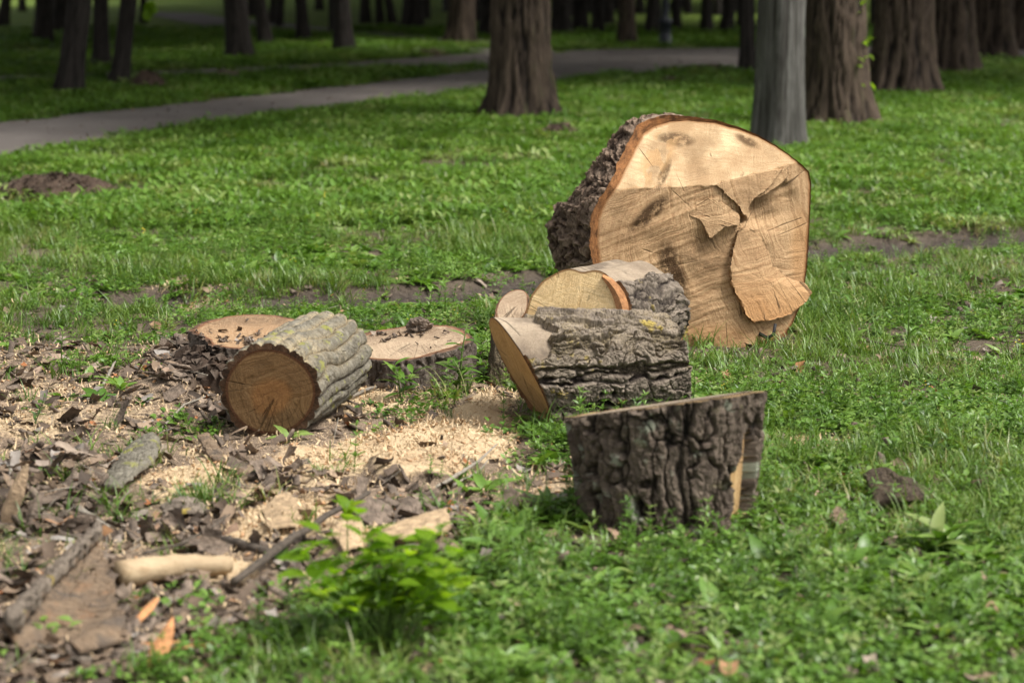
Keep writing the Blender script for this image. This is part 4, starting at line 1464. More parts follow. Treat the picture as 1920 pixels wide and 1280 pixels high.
# ------------------------------------------------------------------ soil heaps in the lawn
def heap(label, u, v, wpx, hpx, depth, seed, name='soil_heap'):
    b = G(u, v)
    k = ppm(b[1])
    rx, h = wpx / 2 / k, hpx / k
    n, m = 64, 22
    th = np.linspace(0, 2 * np.pi, n, endpoint=False)
    s = np.linspace(0, 1, m)
    T, S_ = np.meshgrid(th, s)
    x, y = np.cos(T) * rx * S_, np.sin(T) * depth * S_
    z = h * (1 - S_ ** 2) ** .9
    q = np.stack([x.ravel(), y.ravel(), 0 * x.ravel() + seed], 1)
    f1, f2, cc = worley(q * 16, seed)
    z = z * (.6 + .8 * fbm(q * 3, 3, seed).reshape(z.shape)) + (1 - S_) ** .3 * .05 * (cc - .4).reshape(z.shape) + .03 * (fbm(q * 22, 3, seed + 3).reshape(z.shape) - .5)
    z[-1] = -.04
    root = thing(name, (b[0], b[1] + depth, gz1(b[0], b[1])), label, 'soil heap', 'dug soil heaps')
    V = np.stack([x.ravel(), y.ravel(), z.ravel()], 1)
    obj('soil', mesh_of('soil', V, grid_faces(m, n, True), M['soil'], False), root)
    rs = random.Random(seed)
    geo = []
    for i in range(int(160 + rx * 200)):
        a, q_ = rs.uniform(0, 6.28), rs.random() ** .5
        x_, y_ = math.cos(a) * rx * q_, math.sin(a) * depth * q_
        zz = h * (1 - q_ ** 2) ** .9 * .9
        s_ = rs.uniform(.008, .028)
        g_ = leaf_blade(s_ * 2, s_ * 1.3, .4, .5, 2)
        geo.append(xform(g_, Matrix.Translation((x_, y_, zz + .02)) @ Matrix.Rotation(rs.uniform(0, 6.28), 4, 'Z') @ Matrix.Rotation(rs.uniform(-.9, .9), 4, 'X')))
    v_, f_ = join_geo(geo)
    o = obj('rotten_scraps', mesh_of('rotten_scraps', v_, f_, M['deadleaf'], False), root)
    o['kind'] = 'stuff'
    return root


heap('ragged heap of rotten bark piled against the tan topped stump', 372, 745, 190, 42, .16, 8, 'bark_heap')
heap('broad heap of dark rotten bark and soil at the left edge of the lawn', 85, 374, 260, 42, .34, 1)
heap('rounded soil mound at the foot of the leaning dark trunk', 268, 172, 80, 34, .35, 2)
heap('low soil heap beside the lone broad trunk', 1050, 262, 90, 22, .25, 3)
heap('flat scatter of dug soil on the lawn right of the lone trunk', 1265, 164, 100, 10, .4, 4)
heap('low heap of soil just left of the slim trunk on the right', 1340, 140, 90, 14, .4, 5)
heap('dark soil patch between the side path and thin footpath', 805, 108, 70, 9, .5, 6)
heap('long thin soil patch beside the thick trunk at the footpath', 700, 108, 60, 6, .4, 7)
b = G(428, 148)
v_, f_ = tube([(-.14, 0, .05), (0, .02, .055), (.15, 0, .04)], [.055, .05, .03], 10, .12)
tag(obj('small_log', mesh_of('small_log', v_, f_, M['barkbit']), None, (b[0], b[1], 0)), 'small dark log lying on the grass by the side path', 'log')

# ------------------------------------------------------------------ plants: source clumps
def finish_src(name, parts):
    """parts: list of (geo, material) -> object kept outside the scene, used as an instance"""
    me = bpy.data.meshes.new(name)
    vs, fs, mi, mats, o = [], [], [], [], 0
    for (v, f), mt in parts:
        if mt not in mats:
            mats.append(mt)
        vs += list(v)
        fs += [tuple(i + o for i in q) for q in f]
        mi += [mats.index(mt)] * len(f)
        o += len(v)
    me.from_pydata(vs, [], fs)
    me.polygons.foreach_set('use_smooth', [True] * len(fs))
    for mt in mats:
        me.materials.append(M[mt])
    me.polygons.foreach_set('material_index', mi)
    me.update()
    return bpy.data.objects.new(name, me)


def blade(L, W, az, el, bend, loc):
    V, Fc = [], []
    n = 4
    d = Vector((math.cos(az), math.sin(az), 0))
    s = Vector((-math.sin(az), math.cos(az), 0))
    p = Vector(loc)
    e = el
    for k in range(n + 1):
        w = W * (1 - (k / n) ** 1.6) + .0004
        V += [tuple(p - s * w * .5), tuple(p + s * w * .5)]
        p = p + (d * math.cos(e) + Vector((0, 0, 1)) * math.sin(e)) * (L / n)
        e -= bend / n
    for k in range(n):
        Fc.append((2 * k, 2 * k + 1, 2 * k + 3, 2 * k + 2))
    return V, Fc


def src_tuft(name, seed, nb, Lm, spread=.03, mt='grass', els=(.7, 1.45)):
    r_ = random.Random(seed)
    g = [blade(Lm * r_.uniform(.5, 1.15), r_.uniform(.003, .0055), r_.uniform(0, 6.28), r_.uniform(*els), r_.uniform(.4, 1.7), (r_.gauss(0, spread), r_.gauss(0, spread), -.005)) for _ in range(nb)]
    return finish_src(name, [(q, mt) for q in g])


def src_rosette(name, seed, nl, L, W, el=(.15, .9)):
    r_ = random.Random(seed)
    g = []
    for k in range(nl):
        a = k * 2.4 + r_.uniform(-.4, .4)
        l = L * r_.uniform(.6, 1.1)
        g.append(xform(leaf_blade(l, W * r_.uniform(.7, 1.1), .35, r_.uniform(.2, .6), 4), rotm(a, r_.uniform(*el), (0, 0, .002), r_.uniform(-.3, .3))))
    return finish_src(name, [(q, 'weed') for q in g])


def upright_geo(seed, H, whorls, per, L, W, flower=False):
    r_ = random.Random(seed)
    lean = Vector((r_.uniform(-.3, .3), r_.uniform(-.3, .3), 1)).normalized()
    g = [(tube([(0, 0, -.01), tuple(lean * H * .5), tuple(lean * H)], [.0016, .0013, .0008], 4, cap=False), 'stem')]
    for k in range(whorls):
        f = (k + .6) / whorls
        p = lean * H * f
        for j in range(per):
            a = j * 6.283 / per + k * 1.1 + r_.uniform(-.3, .3)
            s = (1.1 - .55 * f) * r_.uniform(.75, 1.15)
            g.append((xform(leaf_blade(L * s, W * s, .3, r_.uniform(.1, .5), 3), rotm(a, r_.uniform(.1, .75) + .3 * f, p, r_.uniform(-.4, .4))), 'weed'))
    if flower:
        for k in range(3):
            p = lean * H + Vector((r_.gauss(0, .01), r_.gauss(0, .01), r_.uniform(0, .02)))
            for j in range(5):
                g.append((xform(leaf_blade(.005, .0045, .1, -.2, 2), rotm(j * 1.257, .4, p)), 'flower'))
    return g


def src_upright(name, seed, *a, **k):
    return finish_src(name, upright_geo(seed, *a, **k))


def src_mat(name, seed, n, L, W, rad):
    """low creeping patch of small broad leaves"""
    r_ = random.Random(seed)
    g = []
    for k in range(n):
        a, q = r_.uniform(0, 6.28), rad * r_.random() ** .5
        l = L * r_.uniform(.6, 1.2)
        g.append(xform(leaf_blade(l, W * r_.uniform(.7, 1.2), .25, r_.uniform(0, .5), 3), rotm(r_.uniform(0, 6.28), r_.uniform(-.1, .8), (math.cos(a) * q, math.sin(a) * q, r_.uniform(.005, .035)), r_.uniform(-.5, .5))))
    return finish_src(name, [(q, 'weed') for q in g])


GRASS_SRC = [src_tuft('grass_tuft', k, 16, .085 + .02 * (k % 3), .022) for k in range(5)] + [src_tuft('straw_tuft', 15, 9, .10, .03, 'straw', (.05, .6))]
WEED_SRC = [src_rosette('weed_rosette', 20 + k, 8, .075, .020) for k in range(3)] + \
           [src_rosette('broad_rosette', 30 + k, 6, .085, .034) for k in range(2)] + \
           [src_upright('upright_weed', 40 + k, .075 + .02 * k, 5, 4, .034, .010) for k in range(4)] + \
           [src_mat('creeping_weed', 50 + k, 26, .024, .013, .055) for k in range(4)] + \
           [src_upright('flowering_weed', 60, .11, 4, 3, .03, .011, flower=True)]
W_NAMES = len(WEED_SRC)
# coarse patches for the lawn farther off
def src_patch(name, seed, nb, rad, Lm, leaves):
    r_ = random.Random(seed)
    parts = []
    for _ in range(nb):
        a, q = r_.uniform(0, 6.28), rad * r_.random() ** .5
        parts.append((blade(Lm * r_.uniform(.5, 1.2), .009, r_.uniform(0, 6.28), r_.uniform(.5, 1.4), r_.uniform(.3, 1.4), (math.cos(a) * q, math.sin(a) * q, -.005)), 'grass'))
    for _ in range(leaves):
        a, q = r_.uniform(0, 6.28), rad * r_.random() ** .5
        parts.append((xform(leaf_blade(r_.uniform(.04, .075), r_.uniform(.018, .03), .25, .3, 2), rotm(r_.uniform(0, 6.28), r_.uniform(0, .9), (math.cos(a) * q, math.sin(a) * q, r_.uniform(.01, .04)))), 'weed'))
    return finish_src(name, parts)


PATCH_SRC = [src_patch('lawn_patch', 80 + k, 60, .17, .085, 45) for k in range(4)]


def crumple(L, W, seed, amp):
    n = 5
    V = []
    for i in range(n):
        for j in range(n):
            u, w = i / (n - 1) - .5, j / (n - 1) - .5
            edge_ = 1 - .5 * max(abs(u), abs(w)) ** 2 * 2
            V.append((u * L * edge_, w * W * edge_, 0))
    q = np.array(V)
    z = amp * (fbm(np.column_stack([q[:, :2] / (L * .5), np.full(len(q), seed * 3.7)]), 2, seed) - .5) * 2 + amp * 1.2 * (q[:, 1] / W) ** 2
    q[:, 2] = z + .004
    q[:, :2] += .12 * L * (np.stack([vnoise(q * 60 + 7, seed), vnoise(q * 60 + 3, seed + 1)], 1) - .5)
    return [tuple(p) for p in q], [tuple(f) for f in grid_faces(n, n)]


def curl_chip(L, W, seed):
    r_ = random.Random(seed)
    n = 5
    V = []
    a0 = r_.uniform(1.0, 3.2)
    for i in range(n):
        a = a0 * i / (n - 1)
        x, z = L / a0 * math.sin(a), L / a0 * (1 - math.cos(a))
        V += [(x, -W / 2, z), (x, W / 2, z + W * r_.uniform(-.3, .3))]
    return V, [(2 * k, 2 * k + 1, 2 * k + 3, 2 * k + 2) for k in range(n - 1)]


def chunk(L, W, T, seed):
    r_ = random.Random(seed)
    V = [(sx * L / 2 * r_.uniform(.6, 1.1), sy * W / 2 * r_.uniform(.5, 1.1), sz * T / 2 * r_.uniform(.6, 1.2) + T / 2) for sz in (-1, 1) for sx, sy in ((-1, -1), (1, -1), (1.2, 0), (1, 1), (-1, 1))]
    Fc = [(4, 3, 2, 1, 0), (5, 6, 7, 8, 9)] + [(k, (k + 1) % 5, (k + 1) % 5 + 5, k + 5) for k in range(5)]
    return V, Fc


LEAF_SRC = [finish_src('dead_leaf', [(crumple(.07 + .012 * k, .05, k, .02), 'deadleaf')]) for k in range(5)] + \
           [finish_src('rust_leaf', [(crumple(.045, .03, 9, .012), 'rustleaf')])] + \
           [finish_src('bark_scrap', [(chunk(.055 + .02 * k, .03, .010, k), 'barkbit')]) for k in range(3)] + \
           [finish_src('straw_twig', [(tube([(-.06, 0, .004), (0, .01, .01), (.07, 0, .006)], [.0022, .002, .0012], 5), 'greytwig')])]
CHIP_SRC = [finish_src('shaving', [(curl_chip(.022 + .006 * k, .0045, k), 'chip')]) for k in range(4)] + [finish_src('chip', [(chunk(.016, .007, .003, 30 + k), 'chip')]) for k in range(2)] + \
           [finish_src('red_chip', [(chunk(.018, .008, .004, 40), 'chipred')])]


def scatter(name, P, rot, scl, idx, srcs, label, cat, floor=None):
    me = bpy.data.meshes.new(name)
    me.vertices.add(len(P))
    me.vertices.foreach_set('co', np.asarray(P, np.float32).ravel())
    for nm, typ, val, key in (('rot', 'FLOAT_VECTOR', rot, 'vector'), ('scl', 'FLOAT', scl, 'value'), ('idx', 'INT', idx, 'value')):
        a = me.attributes.new(nm, typ, 'POINT')
        a.data.foreach_set(key, np.asarray(val, np.int32 if typ == 'INT' else np.float32).ravel())
    me.update()
    o = obj(name, me)
    col = bpy.data.collections.new(name + '_sources')
    order = sorted(srcs, key=lambda q: q.name)
    remap = np.array([order.index(q) for q in srcs])
    me.attributes['idx'].data.foreach_set('value', remap[np.asarray(idx)].astype(np.int32))
    for q in srcs:
        col.objects.link(q)
    ng = bpy.data.node_groups.new(name + '_nodes', 'GeometryNodeTree')
    ng.interface.new_socket('Geometry', in_out='INPUT', socket_type='NodeSocketGeometry')
    ng.interface.new_socket('Geometry', in_out='OUTPUT', socket_type='NodeSocketGeometry')
    gi, go = ng.nodes.new('NodeGroupInput'), ng.nodes.new('NodeGroupOutput')
    ci = ng.nodes.new('GeometryNodeCollectionInfo')
    ci.inputs['Collection'].default_value = col
    ci.inputs['Separate Children'].default_value = True
    ci.inputs['Reset Children'].default_value = True
    ip = ng.nodes.new('GeometryNodeInstanceOnPoints')
    ip.inputs['Pick Instance'].default_value = True

    def na(nm, dt):
        n = ng.nodes.new('GeometryNodeInputNamedAttribute')
        n.data_type = dt
        n.inputs['Name'].default_value = nm
        return n.outputs['Attribute']

    ng.links.new(gi.outputs[0], ip.inputs['Points'])
    ng.links.new(ci.outputs[0], ip.inputs['Instance'])
    ng.links.new(na('idx', 'INT'), ip.inputs['Instance Index'])
    er = ng.nodes.new('FunctionNodeEulerToRotation')
    ng.links.new(na('rot', 'FLOAT_VECTOR'), er.inputs[0])
    ng.links.new(er.outputs[0], ip.inputs['Rotation'])
    ng.links.new(na('scl', 'FLOAT'), ip.inputs['Scale'])
    ng.links.new(ip.outputs[0], go.inputs[0])
    md = o.modifiers.new('scatter', 'NODES')
    md.node_group = ng
    tag(o, label, cat, kind='stuff')
    return o


# obstacles where nothing grows
OBST = []


def obst(u, Yc, rx, ry):
    OBST.append(((u - 960) / ppm(Yc), Yc, rx, ry))


obst(545, 7.95, .13, .32)
obst(1255, 6.52, .20, .19)
obst(1120, 7.95, .27, .13)
obst(1150, 8.65, .26, .28)
obst(1320, 9.62, .40, .26)
obst(474, 8.72, .27, .25)
obst(763, 8.66, .23, .22)


def clear(x, y):
    ok = np.ones(len(x), bool)
    for cx, cy, rx, ry in OBST:
        ok &= (((x - cx) / rx) ** 2 + ((y - cy) / ry) ** 2) > 1
    return ok


def in_view(x, y, pad=0.9):
    return (np.abs(x) < (y * 960 / F_PX + pad))


GREEN_SPOTS = [(170, 690, 120, 24), (350, 812, 70, 28), (800, 715, 60, 40), (860, 740, 50, 40), (560, 838, 50, 14), (380, 930, 60, 40), (250, 860, 60, 24), (120, 630, 60, 20), (790, 780, 70, 22), (560, 960, 40, 22),
               (1010, 880, 60, 50), (900, 920, 50, 30), (240, 970, 50, 30), (660, 890, 30, 14), (620, 1240, 300, 60), (350, 1265, 130, 25), (1010, 1000, 80, 60)]


BARE_SPOTS = [(400, 375, 120, 12), (620, 362, 90, 10), (60, 480, 90, 16), (300, 430, 100, 10), (1660, 652, 60, 16), (1600, 900, 60, 14), (1560, 985, 50, 14), (1640, 940, 110, 22), (1440, 1090, 70, 16), (1700, 1200, 90, 20), (1240, 1120, 60, 14), (1380, 1230, 80, 18), (1545, 838, 85, 24), (1880, 760, 50, 14), (1760, 735, 50, 10), (1850, 640, 60, 12)]


def grow_density(x, y):
    w = waste_mask(x, y)
    d = 1 - .96 * w
    for u, v, ru, rv in GREEN_SPOTS:
        d = np.maximum(d, .55 * ell(x, y, u, v, ru, rv))
    d = d * (1 - .97 * rut_mask(x, y))
    gap = fbm(xyz(x * 1.4, y * 1.0), 4, 17)
    d = d * (.45 + .30 * sstep(7.6, 6.6, y) + (.55 - .30 * sstep(7.6, 6.6, y)) * sstep(.37, .53, gap))
    d = d * (1 - .75 * ell(x, y, 1250, 1020, 210, 26)) * (1 - .7 * ell(x, y, 1350, 668, 170, 16))
    for q_ in BARE_SPOTS:
        d = d * (1 - .6 * ell(x + .15 * (gap - .5), y, *q_))
    fine = fbm(xyz(x * 5, y * 4), 3, 19)
    d = d * (.45 + .55 * sstep(.33, .5, fine))
    s = saw_mask(x, y)
    d = d * (1 - .8 * np.clip(s, 0, 1))
    return d


def sample(n, x0, x1, y0, y1, dens, seed):
    g = np.random.default_rng(seed)
    x, y = g.uniform(x0, x1, n), g.uniform(y0, y1, n)
    k = in_view(x, y)
    x, y = x[k], y[k]
    k = (g.random(len(x)) < dens(x, y)) & clear(x, y)
    return x[k], y[k], g


# near lawn
x, y, g = sample(62000, -4.2, 4.2, 4.3, 14.5, grow_density, 1)
x2, y2, _g = sample(11000, -2.6, 2.6, 4.3, 8.6, grow_density, 21)
x, y = np.concatenate([x, x2]), np.concatenate([y, y2])
n = len(x)
kind = fbm(xyz(x * 1.1, y * 1.1), 3, 23) + .25 * (g.random(n) - .5)
isg = kind < .45
xg, yg = x[isg], y[isg]
m = len(xg)
tall = .8 + .5 * fbm(xyz(xg * .9, yg * .9), 2, 29)
scatter('grass', np.column_stack([xg, yg, gz(xg, yg)]), np.column_stack([g.normal(0, .12, m), g.normal(0, .12, m), g.uniform(0, 6.28, m)]), tall * g.uniform(.55, 1.2, m), np.where(g.random(m) < .16, 5, g.integers(0, 5, m)), GRASS_SRC,
        'tufts of grass growing through the lawn', 'grass')
xw, yw = x[~isg], y[~isg]
m = len(xw)
sel = fbm(xyz(xw * 2, yw * 2, 3.0), 2, 37) + .35 * (g.random(m) - .5)
idx = np.where(sel < .40, g.integers(0, 5, m), np.where(sel < .52, g.integers(5, 9, m), g.integers(9, 13, m)))
idx = np.where((g.random(m) < .006) & (yw > 8), 13, idx)
scatter('weeds', np.column_stack([xw, yw, gz(xw, yw)]), np.column_stack([g.normal(0, .15, m), g.normal(0, .15, m), g.uniform(0, 6.28, m)]), g.uniform(.5, 1.3, m) * np.where(yw > 8.3, .82, 1.0), idx, WEED_SRC,
        'low broadleaf weeds covering the lawn', 'weeds')


# far lawn
def far_density(x, y):
    gap = fbm(xyz(x * .8, y * .5), 4, 47)
    return np.where(on_path(x, y), 0, (.35 + .65 * sstep(.38, .52, gap)) * np.clip(1.5 - y / 34, .28, 1))


x, y, g = sample(52000, -12, 12, 13.6, 46, far_density, 2)
n = len(x)
scatter('far_grass', np.column_stack([x, y, gz(x, y)]), np.column_stack([g.normal(0, .08, n), g.normal(0, .08, n), g.uniform(0, 6.28, n)]), g.uniform(.8, 1.3, n) * (1 + np.clip((y - 20) / 60, 0, .5)), g.integers(0, 4, n), PATCH_SRC,
        'green lawn stretching back under the park trees', 'grass')


# litter
def pale_mask(x, y):
    m_ = np.zeros(len(x))
    for k_ in PALE:
        u, v, ru, rv, s_ = SAW[k_]
        m_ = np.maximum(m_, .95 * ell(x, y, u, v, ru, rv))
    return m_


def litter_density(x, y):
    w = waste_mask(x, y)
    s = saw_mask(x, y)
    cl = sstep(.38, .58, fbm(xyz(x * 3, y * 2), 3, 53))
    low = .45 + .55 * sstep(7.6, 6.6, y)
    heapz = np.maximum.reduce([ell(x, y, 370, 705, 110, 60), ell(x, y, 90, 950, 130, 70), ell(x, y, 760, 960, 120, 40), ell(x, y, 100, 1130, 200, 70), ell(x, y, 560, 900, 130, 25)])
    return np.maximum(w * np.maximum(low * cl, heapz) * (1 - .75 * s) * (1 - pale_mask(x, y)), (.05 + .09 * (y < 9.5)) * (1 - .9 * pale_mask(x, y)))


x, y, g = sample(52000, -3.0, 3.2, 4.3, 11.5, litter_density, 3)
n = len(x)
idx = g.choice(len(LEAF_SRC), n, p=[.13, .13, .13, .13, .13, .04, .09, .08, .06, .08])
hz = np.maximum.reduce([ell(x, y, 370, 705, 110, 60) * .03, ell(x, y, 90, 950, 130, 70) * .05, x * 0])
zl = gz(x, y) + .004 + g.random(n) * (.012 + hz)
for st_, r_, h_, tl, side, cnt in ((stumpL, .235, .165, (-.02, .10), -1, 260), (stumpR, .205, .135, (.09, .13), 1, 130)):
    aa, qq = g.uniform(0, 6.28, cnt), np.sqrt(g.random(cnt)) * r_ * .97
    lx, ly = np.cos(aa) * qq, np.sin(aa) * qq
    kq = g.random(cnt) < sstep(-.02, .12, side * ly + .05 * (g.random(cnt) - .5)) + .06
    lx, ly = lx[kq], ly[kq]
    x, y = np.concatenate([x, st_.location.x + lx]), np.concatenate([y, st_.location.y + ly])
    zl = np.concatenate([zl, st_.location.z + h_ + tl[0] * lx + tl[1] * ly + .006])
    idx = np.concatenate([idx, g.choice([0, 1, 2, 6, 7, 8], len(lx))])
px_, py_ = g.uniform(-8, 8, 9000), g.uniform(13.5, 40, 9000)
kp = on_path(px_, py_) & in_view(px_, py_) & (g.random(9000) < .35)
px_, py_ = px_[kp], py_[kp]
x, y = np.concatenate([x, px_]), np.concatenate([y, py_])
zl = np.concatenate([zl, gz(px_, py_) + .04])
idx = np.concatenate([idx, g.choice([0, 1, 2, 3, 4, 5], len(px_))])
sc_l = g.uniform(.3, 1.0, n)
sc_l = np.concatenate([sc_l, g.uniform(.15, .5, len(x) - n)])
n = len(x)
scatter('leaf_litter', np.column_stack([x, y, zl]), np.column_stack([g.normal(0, .45, n), g.normal(0, .45, n), g.uniform(0, 6.28, n)]), sc_l, idx, LEAF_SRC,
        'dry brown leaves and bark scraps littering the ground', 'leaf litter')


def chip_density(x, y):
    return np.maximum(np.clip(saw_mask(x, y), 0, 1), .22 * waste_mask(x, y)) + .012


x, y, g = sample(170000, -3.0, 3.2, 4.5, 11.5, chip_density, 4)
n = len(x)
idx = g.choice(len(CHIP_SRC), n, p=[.2, .2, .15, .1, .12, .11, .12])
scatter('sawdust', np.column_stack([x, y, gz(x, y) + .003 + .006 * g.random(n)]), np.column_stack([g.normal(0, .3, n), g.normal(0, .3, n), g.uniform(0, 6.28, n)]), g.uniform(.35, 1.1, n), idx, CHIP_SRC,
        'pale sawdust and wood shavings strewn around the logs', 'sawdust')

# ------------------------------------------------------------------ loose bark, branches and splinters in the foreground
def bark_plate(name, label, pts, thick, bow, seed, mat_top, mat_in, lift=0.0, tilt=(0, 0, 0), group=None, cat='bark', flip=False):
    """bowed slab given by the ground pixels of its outline"""
    W = np.array([G(u, v)[:2] for u, v in pts])
    c0 = W.mean(0)
    n = 120
    Q = np.concatenate([W, W[:1]]) - c0
    L = np.concatenate([[0], np.cumsum(np.hypot(*np.diff(Q, axis=0).T))])
    s = np.linspace(0, L[-1], n, endpoint=False)
    ol = np.stack([np.interp(s, L, Q[:, 0]), np.interp(s, L, Q[:, 1])], 1)
    size = np.abs(ol).max()
    ol += (.16 if size < .12 else .07) * size * (np.stack([fbm(xyz(ol[:, 0] * 30, ol[:, 1] * 30), 3, seed), fbm(xyz(ol[:, 0] * 30, ol[:, 1] * 30), 3, seed + 1)], 1) - .5)
    d = Q[:-1] - Q[:-1].mean(0)
    u_, s_, vt = np.linalg.svd(d, full_matrices=False)
    side = vt[1]
    nr = 30
    rows = [ol * (k / (nr - 1)) for k in range(nr)]
    P2 = np.concatenate(rows)
    cr_ = P2 @ side
    w = max(np.abs(cr_).max(), 1e-3)
    z = bow * (1 - (cr_ / w) ** 2) + .6 * thick * (fbm(np.column_stack([P2 * 40, 0 * cr_]), 4, seed + 2) - .5) * 2 - .5 * thick * (1 - sstep(0, .12, np.abs(2 * fbm(np.column_stack([(P2 @ side) * 60, (P2 @ vt[0]) * 12, 0 * cr_]), 3, seed + 9) - 1)))
    top = np.column_stack([P2, z + thick])
    bot = np.column_stack([ol, z[-n:]])
    botc = np.column_stack([P2, z - .0])[::-1]
    root = thing(name, (c0[0], c0[1], gz1(*c0) + lift), label, cat, group)
    root.rotation_euler = tilt
    at = lambda V: {'bp': V, 'h': .4 + .6 * fbm(V * 35, 3, seed), 'rim': np.zeros(len(V)), 'dust': np.zeros(len(V))}
    V = np.concatenate([top, bot])
    obj('outer_bark', mesh_of('outer_bark', V, grid_faces(nr + 1, n, True), M[mat_top], True, at(V)), root)
    V = np.column_stack([P2, z - .001])
    obj('inner_face', mesh_of('inner_face', V, grid_faces(nr, n, True)[:, ::-1], M[mat_in], True), root)
    return root


bark_plate('bark_slab', 'flat grey bark plate with yellow lichen lying in the litter at the left', [(196, 935), (204, 905), (240, 868), (290, 856), (304, 868), (288, 892), (250, 920), (222, 938)], .012, .02, 2, 'bark_grey', 'tan_fibre', .03, (.06, -.05, 0))
# big curled trough of bark at lower left
def trough(name, label, a, b, width, depth, seed, mat_in, mat_out, lift, roll, open_=2.4, taper=(1, .55)):
    A, B = Vector(a), Vector(b)
    ax = (B - A)
    L = ax.length
    ax.normalize()
    X = ax.cross(Vector((0, 0, 1))).normalized()
    Y = X.cross(ax)
    root = thing(name, (A.x, A.y, gz1(A.x, A.y)), label, 'bark')
    nz, na = 40, 26
    f = np.linspace(0, 1, nz)
    al = np.linspace(-open_ / 2, open_ / 2, na)
    FF, AL = np.meshgrid(f, al, indexing='ij')
    wd = width * (taper[0] + (taper[1] - taper[0]) * FF) * (1 + .22 * (fbm(np.stack([FF.ravel() * 5, AL.ravel() * .8, FF.ravel() * 0], 1), 3, seed).reshape(FF.shape) - .5) * 2)
    endj = .10 * L * (fbm(np.stack([AL.ravel() * 2.5, 0 * AL.ravel(), 0 * AL.ravel()], 1), 3, seed + 4).reshape(FF.shape) - .5)
    S = L * FF + endj * (2 * FF - 1)
    ang = AL + roll
    off = np.array(A) - np.array(root.location) + np.array((0, 0, lift))
    def surf(t):
        rr = wd + t
        q = np.sin(ang) * rr
        h = -np.cos(ang) * rr * depth
        return off + q[..., None] * np.array(X) + h[..., None] * np.array(Y) + S[..., None] * np.array(ax) + (.006 * (fbm(np.stack([FF.ravel() * 14, AL.ravel() * 5, 0 * FF.ravel() + t], 1), 3, seed + 6).reshape(FF.shape) - .5))[..., None] * np.array(Y)
    Vi, Vo = surf(0).reshape(-1, 3), surf(.012).reshape(-1, 3)
    obj('inner_face', mesh_of('inner_face', Vi, grid_faces(nz, na), M[mat_in], True), root)
    h = .3 + .7 * fbm(Vo * 40, 3, seed)
    # outer side with its edges folded over to the inner side
    V = np.concatenate([Vo, Vi])
    nn_ = nz * na
    fs = list(map(tuple, grid_faces(nz, na)[:, ::-1]))
    for k in range(nz - 1):
        fs += [(k * na, (k + 1) * na, nn_ + (k + 1) * na, nn_ + k * na), ((k + 1) * na - 1 + 0, nn_ + (k + 1) * na - 1, nn_ + (k + 2) * na - 1, (k + 2) * na - 1)]
    for j in range(na - 1):
        fs += [(j, nn_ + j, nn_ + j + 1, j + 1), ((nz - 1) * na + j, (nz - 1) * na + j + 1, nn_ + (nz - 1) * na + j + 1, nn_ + (nz - 1) * na + j)]
    obj('outer_bark', mesh_of('outer_bark', V, fs, M[mat_out], True, {'bp': V, 'h': np.concatenate([h, h]), 'rim': np.zeros(len(V)), 'dust': np.zeros(len(V))}), root)
    return root


bark_plate('curled_bark', 'big wedge of bowed bark, tan inside, at the lower left', [(186, 1078), (206, 1104), (226, 1160), (236, 1192), (150, 1218), (64, 1242), (18, 1228), (58, 1182), (108, 1132), (150, 1098)], .010, -.05, 41, 'tan_fibre', 'bark_ridge', .085, (.10, .28, 0))
bark_plate('curled_bark', 'dark rough bark edge jutting out under the big bark wedge', [(10, 1232), (60, 1180), (120, 1128), (186, 1074), (194, 1084), (140, 1130), (80, 1190), (30, 1245)], .022, .02, 42, 'bark_ridge', 'tan_fibre', .07, (.05, .1, 0))
bark_plate('bark_slab', 'flat tan bark strip under the bark wedge at the lower left', [(120, 1238), (200, 1200), (236, 1196), (225, 1222), (150, 1255)], .008, .02, 43, 'tan_fibre', 'tan_fibre', .02, (.05, .1, 0))
bark_plate('bark_slab', 'pale split slab of wood in the sawdust above the dark stick', [(490, 985), (530, 960), (575, 975), (560, 1010), (505, 1018)], .005, .006, 45, 'pale_wood', 'pale_wood', .01, (.05, .05, 0))
bark_plate('bark_slab', 'pale slab half buried beside the bush in bright sawdust', [(622, 1040), (650, 1008), (680, 1022), (690, 1058), (645, 1068)], .006, .008, 46, 'pale_wood', 'pale_wood', .015, (.05, .0, 0))
bark_plate('bark_slab', 'long pale wood slab right behind the bush', [(700, 1052), (760, 1036), (838, 1020), (846, 1046), (780, 1064), (715, 1070)], .007, .01, 47, 'pale_wood', 'pale_wood', .015, (.05, .0, 0))
bark_plate('bark_slab', 'brown bark strip lying across the litter below the bark plate', [(300, 968), (350, 958), (395, 968), (380, 982), (310, 984)], .010, .015, 48, 'bark_ridge', 'tan_fibre', .015, (.05, .0, 0))
a, b = GP(320, 1225), GP(400, 1205)
trough('curled_bark', 'thin reddish strip of curled bark beside the orange splinter', (a.x - .06, a.y, 0), (b.x, b.y, .01), .022, .6, 13, 'inner_bark', 'barkbit', .02, .4, 2.2, (1, .6))


def branch(label, pts, radii, mat, lifts, name='branch', n=9, jit=.10, seed=1, end=None, sub=6, wob=1.0):
    P_ = [GP(u, v, l) for (u, v), l in zip(pts, lifts)]
    # refine with small kinks
    r_ = random.Random(seed)
    Q, RR_ = [], []
    for k in range(len(P_) - 1):
        for j in range(sub):
            t_ = j / sub
            Q.append(P_[k].lerp(P_[k + 1], t_) + Vector((r_.gauss(0, .18), r_.gauss(0, .18), r_.gauss(0, .14))) * radii[k] * wob)
            RR_.append(radii[k] * (1 - t_) + radii[k + 1] * t_)
    Q.append(P_[-1])
    RR_.append(radii[-1])
    root = thing(name, tuple(P_[0]), label, 'branch')
    v, f = tube([q - P_[0] for q in Q], RR_, n, jit, True, seed)
    obj('wood', mesh_of('wood', v, f, M[mat]), root)
    return root


